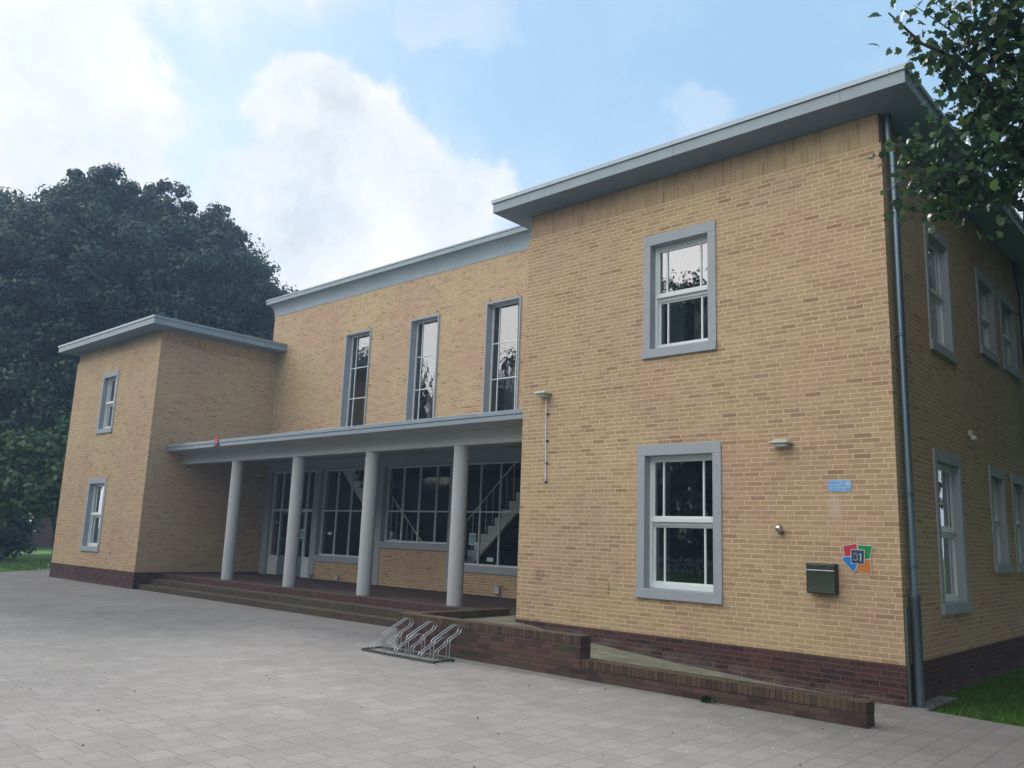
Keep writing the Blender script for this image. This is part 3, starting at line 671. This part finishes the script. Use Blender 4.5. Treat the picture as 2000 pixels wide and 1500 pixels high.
b = MB(TR(0)); b.box(3.28, 3.36, -.05, 0, 3.44, 3.53); b.build('lamp_base', 'lampcream', SL_, bevel=.004); ball((.06, 3.32, 3.41), .045, 'lamp_globe', 'sign_white', SL_)
# surveillance camera under the canopy
SC_ = thing('security_camera', 'small white security camera under the canopy at the left wing corner', 'security camera', (-XL+.2, 3.6, 3.3))
b = MB(); b.tube([(-XL+.01, 3.55, 3.38), (-XL+.12, 3.5, 3.36)], .014, 8); b.build('bracket', 'black', SC_); b = MB(); b.tube([(-XL+.10, 3.56, 3.37), (-XL+.16, 3.38, 3.33)], .036, 14); b.build('camera_body', 'sign_white', SC_)
# red sign on the canopy edge
RS = thing('red_sign', 'small red sign with a white arrow on the left end of the canopy edge', 'sign', (-17.08, .55, 3.9))
b = MB(TF(.56)); b.plate([(-17.17, 3.80), (-16.99, 3.80), (-16.99, 4.05), (-17.17, 4.05)], -.012, -.002); b.build('sign_board', 'sign_red', RS)
b = MB(TF(.56)); b.plate([(-17.165, 3.805), (-16.995, 3.805), (-16.995, 3.875), (-17.165, 3.875)], -.015, -.0125); b.build('sign_strip', 'black', RS)
strokes([[(-17.11, 3.825), (-17.06, 3.855), (-17.06, 3.825)], [(-17.13, 3.90), (-17.03, 3.90)], [(-17.14, 3.965), (-17.02, 3.965)]], -.0165, .012, 'sign_marks', 'sign_white', RS, TF(.56))
# stickers on the porch glass
def sticker(x, z, w_, h_, frame, label, c2='sign_teal', dy=.085, big=False):
    s_ = thing('sticker', label, 'sticker', (x, D+dy, z), 'stickers on the porch glass')
    b = MB(TF(D)); b.plate([(x-w_/2, z-h_/2), (x+w_/2, z-h_/2), (x+w_/2, z+h_/2), (x-w_/2, z+h_/2)], dy, dy+.003); b.build('sticker_sheet', frame, s_)
    b = MB(TF(D)); k = .72 if big else .8; b.plate([(x-w_/2*k, z-h_/2*k), (x+w_/2*k, z-h_/2*k), (x+w_/2*k, z+h_/2*k), (x-w_/2*k, z+h_/2*k)], dy-.002, dy-.0005); b.build('sticker_print', c2, s_)
    if big:
        ps = [[(x, z+h_*.14), (x, z-h_*.02)], [(x-w_*.13, z-h_*.05), (x+w_*.13, z-h_*.05), (x+w_*.13, z-h_*.16), (x-w_*.13, z-h_*.16), (x-w_*.13, z-h_*.05)]]
        strokes(ps, dy-.003, .012, 'sticker_mark', 'sign_white', s_, TF(D))
sticker(-17.90, 1.64, .24, .27, 'sign_white', 'square white-edged teal sticker on the green entrance door', big=True, dy=.095)
sticker(-10.93, 1.67, .22, .27, 'sign_white', 'square white-edged teal sticker at the left edge of the staircase window', big=True, dy=.14)
sticker(-10.33, 1.22, .22, .10, 'sign_teal', 'wide small teal sticker at the bottom of the staircase window', 'sign_white', dy=.14)
sticker(-16.60, 1.68, .20, .09, 'sign_teal', 'wide small teal sticker in the window right of the entrance door', 'sign_white', dy=.14)
sticker(-19.32, 1.95, .18, .08, 'sign_teal', 'faint small teal sticker on the glass left of the entrance door', 'sign_teal', dy=.13)
for i, (x, z_, l) in enumerate([(-15.90, .50, 'small grey ventilation box at the foot of the porch brick beside the entrance door'), (-9.92, .56, 'small grey ventilation box at the foot of the porch brick next to the right wing')]):
    v = thing('vent_box', l, 'vent', (x, D, z_), 'vent boxes at the foot of the porch wall'); s_ = .13 if i == 0 else .17
    b = MB(TF(D)); b.box(x-s_/2, x+s_/2, -.05, .03, z_-s_/2, z_+s_/2); b.build('vent_body', 'stone', v, bevel=.004)
    b = MB(TF(D))
    for k in range(4): b.box(x-s_*.4, x+s_*.4, -.056, -.0505, z_-s_*.36+k*s_*.2, z_-s_*.28+k*s_*.2)
    b.build('grille', 'paint_white', v)
DS = MB().tube([(-16.98, D-.12, ZF), (-16.98, D-.12, ZF+.09), (-16.98, D-.05, ZF+.12)], .022, 8).build('door_stop', 'black'); tag(DS, 'small black door stop on the porch floor beside the entrance door', 'door stop')
HK = []
for j, (u0, u1) in enumerate(MID):
    nm = ['left', 'middle', 'right'][j]
    for i, (x, z_) in enumerate([(u0+.12, MZ1+.06), (u1-.1, MZ1+.06), (u0-.09, 5.75), (u1+.09, 5.75)]):
        o = MB(TF(D)).tube([(x, .0, z_), (x, -.05, z_), (x+.015, -.055, z_+.03)], .009, 6).build('wall_hook', 'darkmetal')
        tag(o, f"tiny dark hook {['above the left part', 'above the right part', 'at the left edge', 'at the right edge'][i]} of the {nm} tall upper window", 'hook', 'hooks round the tall upper windows')

# things seen through the windows
def curtain(x0, x1, y, z0, z1, label, m='curtain', amp=.03, T=None, n=40):
    b = MB(T); f = lambda k: (x0+(x1-x0)*k/n, y+amp*math.sin(k*1.9)+amp*.5*math.sin(k*.77+x0))
    for k in range(n): a, c = f(k), f(k+1); b.face([(a[0], a[1], z0), (c[0], c[1], z0), (c[0], c[1], z1), (a[0], a[1], z1)])
    o = b.build('curtain', m, smooth=True); tag(o, label, 'curtain', 'curtains behind the windows'); return o
RW_ = -W
curtain(-3.60, -3.10, .42, 4.35, 6.35, 'pale curtain gathered at the left behind the upper window of the right wing')
curtain(-2.95, -2.62, .46, 4.35, 6.35, 'pale curtain hanging in the middle behind the upper window of the right wing', n=24)
curtain(-3.60, -3.33, .42, .8, 3.1, 'pale curtain gathered at the left behind the lower window of the right wing', n=20)
curtain(-2.55, -2.30, .42, .8, 3.1, 'grey curtain at the right behind the lower window of the right wing', n=20)
curtain(-23.05, -22.70, LY+.42, 4.4, 5.5, 'pale curtain behind the upper window of the left wing', n=20)
curtain(-23.6, -23.0, LY+.42, .8, 2.0, 'pale curtain behind the lower window of the left wing', n=30)
for h, nm in zip(RWS, ('near lower', 'near upper', 'second lower', 'third lower', 'second upper', 'third upper')):
    curtain(h[0]+.05, h[1]-.05, .55, h[2]-.05, h[3], f'dim curtain behind the {nm} window of the side wall', T=TR(0))
for x in MID: curtain(x[0], x[1], .75, MZ0-.1, 5.9 if x is MID[2] else 6.4, f"pale curtain low behind the {'left' if x is MID[0] else 'middle' if x is MID[1] else 'right'} tall upper window", T=TF(D))
HL = thing('hanging_lamp', 'white round lamp hanging behind the lower window of the left wing', 'lamp', (-23.0, .8, 2.6))
ball((-23.35, LY+.75, 2.62), .13, 'lamp_globe', 'sign_white', HL); b = MB(); b.tube([(-23.35, LY+.75, 2.74), (-23.35, LY+.75, 3.75)], .008, 6); b.build('lamp_cord', 'black', HL)
CBN = thing('cabinet', 'pale low cabinet inside the hall below the right staircase', 'cabinet', (-9.3, 6.0, ZF))
b = MB(); b.box(-10.05, -9.2, 5.0, 5.5, ZF, 1.75); b.build('cabinet_body', 'inner', CBN, bevel=.01); b = MB(); b.box(-10.02, -9.64, 4.985, 4.998, ZF+.08, 1.7); b.box(-9.61, -9.23, 4.985, 4.998, ZF+.08, 1.7); b.build('door', 'inner', CBN)

# ------------------------------------------------------------------ vegetation
rng = np.random.default_rng(7)
def leafmesh(name, cen, size, nrm_bias, template, m, parent=None, jit=.35, out=None):
    """many small leaves, each its own folded outline"""
    tv, tf = template; n = len(cen); k = len(tv)
    nn = rng.normal(size=(n, 3)); nn[:, 2] = np.abs(nn[:, 2])*nrm_bias+.15
    if out is not None: nn = out*1.1+rng.normal(size=(n, 3))*.38+np.array([0, 0, .35])
    nn /= np.linalg.norm(nn, axis=1)[:, None]
    a = rng.normal(size=(n, 3)); a -= nn*(a*nn).sum(1)[:, None]; a /= np.linalg.norm(a, axis=1)[:, None]; c = np.cross(nn, a)
    s = size*(1+jit*(rng.random(n)*2-1))
    V = cen[:, None, :] + (tv[None, :, 0, None]*a[:, None, :] + tv[None, :, 1, None]*c[:, None, :] + tv[None, :, 2, None]*nn[:, None, :])*s[:, None, None]
    F = (tf[None]+(np.arange(n)*k)[:, None, None]).reshape(-1, 3)
    me = bpy.data.meshes.new(name); me.vertices.add(n*k); me.vertices.foreach_set('co', V.reshape(-1))
    me.loops.add(F.size); me.loops.foreach_set('vertex_index', F.reshape(-1).astype(np.int32)); me.polygons.add(len(F))
    me.polygons.foreach_set('loop_start', np.arange(0, F.size, 3, dtype=np.int32)); me.polygons.foreach_set('loop_total', np.full(len(F), 3, dtype=np.int32))
    me.update(); me.validate(); me.materials.append(M[m]); o = bpy.data.objects.new(name, me); COL.objects.link(o)
    if parent: o.parent = parent; o.matrix_parent_inverse = Matrix.Translation(-parent.location)
    return o
SPRIG = (np.array([(-.5, 0, 0), (-.1, .32, .1), (.5, .05, -.05), (0, -.3, .08), (-.2, 0, -.06)]), np.array([(0, 4, 1), (4, 2, 1), (0, 3, 4), (4, 3, 2)]))
ang = [(-90, .46), (-62, .40), (-36, .66), (-18, .50), (3, .84), (16, .74), (30, .55), (48, .60), (60, .80), (76, .72), (90, 1.0)]
half = [(r*math.cos(R(a)), r*math.sin(R(a)), 0) for a, r in ang]; full = half + [(-x, y, 0) for x, y, z_ in half[1:-1][::-1]]
mv = np.array([(0, -.05, .0)] + [(x*.60, y*.60, -.26*abs(x)*abs(x)-.10*y*y) for x, y, z_ in full]); nf = len(full)
MAPLE = (mv, np.array([(0, i+1, (i+1) % nf+1) for i in range(nf)]))
def lobepoints(lobes, per, nsub, spread, shell=.45):
    out = []; nrm = []
    for c, r in lobes:
        r = np.array(r if hasattr(r, '__len__') else (r, r, r), float); vol = (r.prod())**(1/3)
        ns = max(4, int(nsub*vol**2)); d = rng.normal(size=(ns, 3)); d /= np.linalg.norm(d, axis=1)[:, None]
        sub = d*(shell+(1-shell)*rng.random(ns)**.5)[:, None]*r + np.array(c)
        sz = spread*min(1., .58+.3*vol)*(.6+.8*rng.random(ns))
        idx = rng.integers(0, ns, int(per*vol**2)); g = rng.normal(size=(len(idx), 3))*[1, 1, .6]
        g /= np.maximum(1, np.linalg.norm(g, axis=1)/1.7)[:, None]; out.append(sub[idx]+g*sz[idx][:, None]); nrm.append(g/(np.linalg.norm(g, axis=1)[:, None]+1e-6))
    return np.concatenate(out), np.concatenate(nrm)
def limbs(par, base, tips, r0, name='trunk', bend=.35):
    b = MB(); base = Vector(base); top = base+Vector((0, 0, 0))
    H = max(tp[2] for tp in tips)-base.z; fork = base+Vector((rng.normal()*.2, rng.normal()*.2, H*.28))
    b.tube([base-Vector((0, 0, .2)), base+Vector((0, 0, .3)), (base+fork)/2, fork], [r0*1.4, r0*1.05, r0*.9, r0*.8], 14)
    for tp in tips:
        tp = Vector(tp); mid = fork.lerp(tp, .45)+Vector((0, 0, (tp-fork).length*bend*.35))+Vector(rng.normal(size=3)*.25)
        r1 = r0*.42; b.tube([fork-Vector((0, 0, .3)), fork.lerp(mid, .5)+Vector(rng.normal(size=3)*.12), mid, mid.lerp(tp, .55), tp], [r1*1.3, r1, r1*.7, r1*.4, r1*.12], 8)
        for k in range(2):
            q = mid.lerp(tp, .3+.3*k); e = q+Vector(rng.normal(size=3)*(tp-fork).length*.07); b.tube([q, q.lerp(e, .5)+Vector((0, 0, .1)), e], [r1*.45, r1*.25, r1*.06], 6)
    return b.build(name, 'bark', par, smooth=True)
def tree(name, label, base, lobes, per, size, m='leaf_far', nsub=7, spread=.55, group=None, r0=.4, tmpl=SPRIG, bias=.9):
    T_ = thing(name, label, 'tree', base, group)
    P_, N_o = lobepoints(lobes, per, nsub, spread); leafmesh('crown', P_, size, bias, tmpl, m, T_, out=N_o)
    limbs(T_, base, [c for c, r in lobes][:9], r0); return T_
def Lb(px, py, dist, r): return (tuple(look(px, py, dist)), r)
G = 'large trees behind the left wing'
tree('broadleaf_tree', 'big dark domed tree rising behind the left wing, second from the left', (-41.5, 10.5, 0),
     [Lb(178, 352, 47, .75), Lb(135, 372, 47, .8), Lb(112, 398, 47, .6), Lb(215, 365, 47, .8), Lb(240, 385, 47, .7), Lb(160, 400, 47, 1.3), Lb(205, 410, 47, 1.4), Lb(130, 450, 46, 1.9), Lb(230, 450, 48, 1.9), Lb(60, 455, 46, .9), Lb(80, 480, 46, 1.5), Lb(190, 520, 45, (3.8, 4.2, 3)), Lb(90, 560, 44, (3.2, 3.6, 2.8)), Lb(260, 620, 44, (3.6, 4, 3)),
      Lb(120, 690, 43, (3.2, 3.6, 2.8)), Lb(60, 800, 41, (2.6, 3, 2.4)), Lb(230, 560, 52, (3.5, 4, 3)), Lb(30, 690, 44, 2.8)], 1350, .22, group=G, nsub=9, spread=.42, r0=.5)
tree('broadleaf_tree', 'wide dark tree behind the left wing, its crown touching the main roof', (-34.5, 15.5, 0),
     [Lb(285, 392, 47, .7), Lb(318, 388, 47, .7), Lb(350, 394, 46, .65), Lb(300, 470, 47, 1.7), Lb(355, 475, 46, 1.6), Lb(422, 415, 46, .5), Lb(440, 448, 46, .7), Lb(400, 465, 46, 1.1), Lb(430, 520, 46, 1.6), Lb(470, 488, 46, .7), Lb(490, 530, 46, .8), Lb(465, 560, 46, 1.7), Lb(515, 570, 46, .7), Lb(540, 600, 46, .75), Lb(505, 610, 46, 1.5), Lb(555, 590, 46, .5), Lb(380, 560, 45, (3.5, 3.8, 2.9)),
      Lb(300, 560, 47, (3, 3, 2.7)), Lb(440, 650, 46, (3, 3.2, 2.3)), Lb(340, 660, 45, (3, 3.2, 2.4)), Lb(505, 690, 47, (1.9, 2, 1.8))], 1350, .22, group=G, nsub=9, spread=.42, r0=.45)
tree('broadleaf_tree', 'dark tree at the far left edge, leftmost of the large trees', (-50, 6, 0),
     [Lb(5, 405, 50, .8), Lb(28, 430, 50, .7), Lb(10, 450, 50, 1.5), Lb(-60, 460, 50, (3, 3, 2.4)), Lb(60, 500, 51, 2.2), Lb(0, 560, 49, (3.2, 3.2, 2.6)), Lb(-120, 600, 50, 4), Lb(-30, 700, 48, 3.4), Lb(0, 830, 46, 2.4), Lb(-110, 780, 48, 3.4)], 1300, .22, group=G, nsub=9, spread=.42, r0=.4)
tree('small_tree', 'lower bright green leafy tree left of the left wing, under the big dark trees', (-41, 5.6, 0),
     [Lb(100, 870, 39, (1.5, 1.5, 1.1)), Lb(55, 900, 38, (1.5, 1.6, 1.1)), Lb(120, 925, 38, 1.2), Lb(20, 930, 39, 1.4), Lb(85, 960, 37.5, (1.1, 1.1, .8))], 1500, .26, 'leaf_bright', r0=.14, nsub=16, spread=.35)
tree('shrub', 'dark leafy shrub in front of the red brick building at the left edge', (-50, 5.5, 0),
     [Lb(5, 1010, 45, (1.2, 1.2, 1.0)), Lb(30, 1045, 45, (1.0, 1, .8)), Lb(-30, 1030, 46, 1.5), Lb(10, 1055, 44, .7)], 1500, .22, 'leaf_far', r0=.06, nsub=14, spread=.3)
# far red brick building
FB = thing('brick_building', 'low dark red brick building in the shade of the trees at the far left', 'building', (-62, 8, 0))
b = MB(); wall(b, TR(-60), -14, 34, -.1, 4.2, [(4.0, 7.0, 1.3, 3.0), (-6, -3, 1.3, 3.0), (20, 23, 1.3, 3)]); b.box(-75, -60.3, -14, -13.7, -.1, 4.2); b.box(-75, -60.3, 33.7, 34, -.1, 4.2); b.box(-75, -74.7, -14, 34, -.1, 4.2); b.build('brick_wall', 'backbrick', FB)
b = MB(); b.box(-75.2, -59.6, -14.4, 34.4, 4.2, 4.5); b.build('roof', 'roof', FB)
for a, c in ((4, 7), (-6, -3), (20, 23)):
    f = MB(TR(-60)); f.box(a, a+.08, .08, .14, 1.3, 3); f.box(c-.08, c, .08, .14, 1.3, 3); f.box(a, c, .08, .14, 2.92, 3); f.box(a, c, .08, .14, 1.3, 1.38); f.box((a+c)/2-.04, (a+c)/2+.04, .08, .14, 1.3, 3)
    w_ = f.build('window', 'black', FB); p = MB(TR(-60)); p.face([(a, .12, 1.3), (c, .12, 1.3), (c, .12, 3), (a, .12, 3)]); p.build('pane', 'black', FB).parent = w_

# maple reaching in from the right, trunk outside the frame
MT = thing('maple_tree', 'maple branch with dark lobed leaves hanging into the top right corner over the roof', 'tree', (6.3, -3.4, 0))
lob = [Lb(1900, 60, 8.2, .42), Lb(1960, 150, 8, .5), Lb(1900, 250, 8.3, .36), Lb(1985, 290, 8.0, .42), Lb(1830, 335, 8.4, .32), Lb(1900, 370, 8.4, .3), Lb(1790, 300, 8.5, .2), Lb(1800, 385, 8.3, .24), Lb(1835, 405, 8.3, .17),
       Lb(1930, 200, 8.6, .4), Lb(1850, 130, 8.1, .2), Lb(1800, 120, 8.1, .13), Lb(1770, 85, 8.1, .1), Lb(1990, 20, 8, .5), Lb(1960, 330, 8.1, .3), Lb(1925, 370, 8.1, .2), Lb(1740, 320, 8.5, .09), Lb(1735, 27, 8.1, .07), Lb(1780, 20, 8.1, .06)]
out_ = [Lb(2120, 100, 8, .8), Lb(2100, 320, 8, .6), Lb(2050, 200, 8.4, .6), Lb(2000, -120, 8, .8), Lb(2200, -200, 8.5, 1.4), Lb(2250, 200, 8, 1.3), Lb(1900, -150, 8.5, .6), Lb(2400, -100, 8, 1.7), Lb(2500, 300, 7.5, 1.4), ((6.5, -3, 8.5), 2.4), ((8, -1, 7.5), 2.2), ((6, -1.2, 9.5), 2.), ((8.3, -4.5, 7.8), 2.2), ((6.5, -5.5, 9), 2.)]
def dens(L, n_, sub, spread):
    P_ = []
    for c, r in L:
        ns = max(3, int(sub*(r/.3)**2)); d = rng.normal(size=(ns, 3)); d /= np.linalg.norm(d, axis=1)[:, None]
        q = np.array(c)+d*(rng.random(ns)**.4)[:, None]*r*[1, 1, .8]; k = rng.integers(0, ns, int(n_*(r/.3)**2)); P_.append(q[k]+rng.normal(size=(len(k), 3))*spread)
    return np.concatenate(P_)
PN = dens(lob, 98, 13, .075); PO = dens(out_, 42, 8, .16)
leafmesh('crown', np.concatenate([PN, PO]), .088, 1.1, MAPLE, 'leaf_near', MT, .35)
b = MB(); bs = Vector((6.3, -3.4, 0))
b.tube([bs-Vector((0, 0, .2)), bs+Vector((0, 0, .4)), bs+Vector((.1, .1, 2.6)), bs+Vector((0, .2, 5.2)), bs+Vector((.2, .3, 8.5)), bs+Vector((.4, .5, 11))], [.36, .27, .23, .19, .12, .04], 14)
def br(pts, r): b.tube(pts, [r*(1-.85*i/(len(pts)-1)) for i in range(len(pts))], 7)
rt = bs+Vector((0, .15, 4.3))
br([rt, look(2300, 330, 7.6), look(2080, 260, 8), look(1960, 210, 8.2), look(1880, 120, 8.2), look(1800, 85, 8.1), look(1735, 25, 8.1)], .045)
br([look(2080, 260, 8), look(1980, 290, 8.1), look(1900, 330, 8.3), look(1830, 350, 8.4), look(1745, 322, 8.5)], .03)
br([look(1900, 330, 8.3), look(1850, 375, 8.3), look(1790, 415, 8.3)], .014); br([look(1960, 210, 8.2), look(1880, 75, 8.1), look(1785, 10, 8.1)], .016)
br([look(1980, 290, 8.1), look(1940, 350, 8.1), look(1925, 400, 8.1)], .012)
for c, r in out_[8:]: br([bs+Vector((.05, .2, 5)), (bs+Vector((0, 0, 6))+Vector(c))/2, Vector(c)], .08)
b.build('trunk', 'bark', MT, smooth=True)

# trees and lawn across the forecourt: what the windows mirror
def park(x, y, h, label, sc_=1.):
    r = h*.26; L = [((x, y, h*.78), (r, r, r*.8)), ((x+r*.7, y+r*.3, h*.6), r*.8), ((x-r*.7, y-r*.2, h*.58), r*.85), ((x+r*.1, y-r*.7, h*.55), r*.8), ((x, y+r*.7, h*.5), r*.75), ((x+r*.5, y, h*.34), r*.6), ((x-r*.6, y, h*.32), r*.6)]
    return tree('park_tree', label, (x, y, 0), L, 560, .4, 'leaf_far', r0=.28, nsub=6, spread=.55, group='park trees across the forecourt')
for x, y, h, l in [(-12, -22, 13.5, 'park tree opposite the right wing, mirrored in its windows'), (-22, -27, 16.5, 'park tree opposite the porch'), (-35, -25, 15, 'park tree opposite the left wing'), (0, -30, 13, 'park tree behind the photographer'), (-48, -22, 16, 'park tree farthest to the left of the forecourt'), (7.3, 4.0, 15, 'unseen tree added to shade the side wall, near its lawn'), (7.6, 12.5, 15, 'unseen tree farther back, added to shade the side wall'), (11.5, -8, 12, 'park tree right of the photographer'), (12.5, 1, 17, 'tallest unseen tree added to shade the side wall'), (13.5, 8, 17, 'unseen tree added to shade the side wall, deepest in the row')]: park(x, y, h, l)  # trees by the side wall are out of view, added to darken it
HG = thing('hedge_screen', 'tall dark hedge added unseen behind the park trees to darken window reflections', 'hedge_screen', (-20, -36, 0))  # out of view; added to block bright sky in the window reflections
leafmesh('foliage', np.stack([rng.uniform(-95, 14, 42000), rng.uniform(-37.5, -35, 42000), rng.uniform(0, 6.6, 42000)+rng.normal(size=42000)*.2], 1), .4, .8, SPRIG, 'leaf_far', HG)
b = MB(); b.box(-95, 14, -36.8, -35.7, -.05, 6.2); b.build('stems', 'bark', HG)
FN = thing('picket_fence', 'white picket fence among the park trees, mirrored in the lower window', 'fence', (-17, -31, 0))
b = MB()
for k in range(60): b.box(-26+k*.3, -25.9+k*.3, -31, -30.97, .05, 1.1)
b.build('pickets', 'paint_white', FN); b = MB(); b.box(-26.1, -8, -31.06, -31.01, .3, .38); b.box(-26.1, -8, -31.06, -31.01, .8, .88); b.build('rail', 'paint_white', FN)

# grass beside the right wing and beyond the left wing
def blades(name, n, region, h, label):
    x = rng.uniform(region[0], region[1], n); y = rng.uniform(region[2], region[3], n)
    V = np.zeros((n, 3, 3)); a = rng.uniform(0, 6.28, n); hh = h*(.5+rng.random(n)); w_ = h*.09
    V[:, 0] = np.stack([x-np.cos(a)*w_, y-np.sin(a)*w_, np.full(n, -.03)], 1); V[:, 1] = np.stack([x+np.cos(a)*w_, y+np.sin(a)*w_, np.full(n, -.03)], 1)
    V[:, 2] = np.stack([x+rng.normal(size=n)*h*.45, y+rng.normal(size=n)*h*.45, hh-.03], 1)
    me = bpy.data.meshes.new(name); me.from_pydata(V.reshape(-1, 3).tolist(), [], np.arange(n*3).reshape(-1, 3).tolist()); me.materials.append(M['blade'])
    o = bpy.data.objects.new(name, me); COL.objects.link(o); return stuff(o, label, 'grass')
xs = 30000
g = blades('grass', xs, (.03, 4.2, -.42, 9), .055, 'short shaded grass beside the right wing')
me = g.data                                                           # keep the blades off the paving edge
co_ = np.zeros(len(me.vertices)*3); me.vertices.foreach_get('co', co_); co_ = co_.reshape(-1, 3, 3)
c0 = co_[:, :, :2].mean(1); lim = np.interp(c0[:, 0], [0, .2, 1.16, 4.2], [.02, -.01, -.13, -.20]); bad = c0[:, 1] < lim-.06*rng.random(len(c0))**2; co_[bad, :, 2] = -.5; me.vertices.foreach_set('co', co_.reshape(-1)); me.update()
blades('grass', 26000, (-46, -28.8, .5, 12), .10, 'bright lawn left of the left wing')
WD = thing('weed', 'green weed tuft growing at the foot of the low ramp wall', 'weed', (-1.6, -1.72, 0))
c_ = []; b = MB()
for k in range(30):
    a = rng.uniform(0, 6.28); r = rng.uniform(.03, .11); h = rng.uniform(.02, .08); x, y = -1.6+rng.normal()*.03, -1.68+rng.normal()*.015
    tp = (x+math.cos(a)*r, min(y+math.sin(a)*r*.6, -1.62), h*.8); md = ((x+tp[0])/2, (y+tp[1])/2, h); w_ = .009
    px_, py_ = -math.sin(a)*w_, math.cos(a)*w_
    b.face([(x-px_, y-py_, 0), (x+px_, y+py_, 0), (md[0]+px_*1.4, md[1]+py_*1.4, md[2]), (md[0]-px_*1.4, md[1]-py_*1.4, md[2])]); b.face([(md[0]-px_*1.4, md[1]-py_*1.4, md[2]), (md[0]+px_*1.4, md[1]+py_*1.4, md[2]), tp])
b.build('leaves', 'leaf_near', WD)
# litter on the paving
def litter(name, n, size, m, label, cat, thick=.4):
    b = MB()
    for k in range(n):
        u_, v_ = rng.random(2); x = -14+u_*15; y = -8.5+v_*8.3
        if y > -1.7 and x > -7.1 or y > .1: y = -1.75-rng.random()*3
        s_ = size*(.5+rng.random()); a = rng.uniform(0, 6.28); pts = [(x+math.cos(a+q*1.256)*s_*(.6+.6*rng.random()), y+math.sin(a+q*1.256)*s_*(.5+.5*rng.random()), .001) for q in range(5)]
        tp = (x, y, s_*thick+.002)
        for q in range(5): b.face([pts[q], pts[(q+1) % 5], tp])
    return stuff(b.build(name, m), label, cat)
litter('pale_litter', 220, .010, 'stone_pebble', 'tiny pale crumbs and petals scattered over the paving', 'litter')
litter('leaf_litter', 60, .014, 'dark_litter', 'small dry leaves scattered over the paving', 'litter', .6)

# ------------------------------------------------------------------ added bluish haze volume that veils the distant trees
mt = bpy.data.materials.new('air'); mt.use_nodes = True; t = NT(mt.node_tree); t.n.clear(); out = t.add('ShaderNodeOutputMaterial')
v = t.add('ShaderNodeVolumePrincipled', {'Color': (.45, .66, 1.), 'Density': .0015, 'Anisotropy': .3}); t.l.new(v.outputs[0], out.inputs['Volume'])
hz = MB().box(-105, 30, -45, 60, -1.6, 26).build('haze', mt); hz['kind'] = 'stuff'
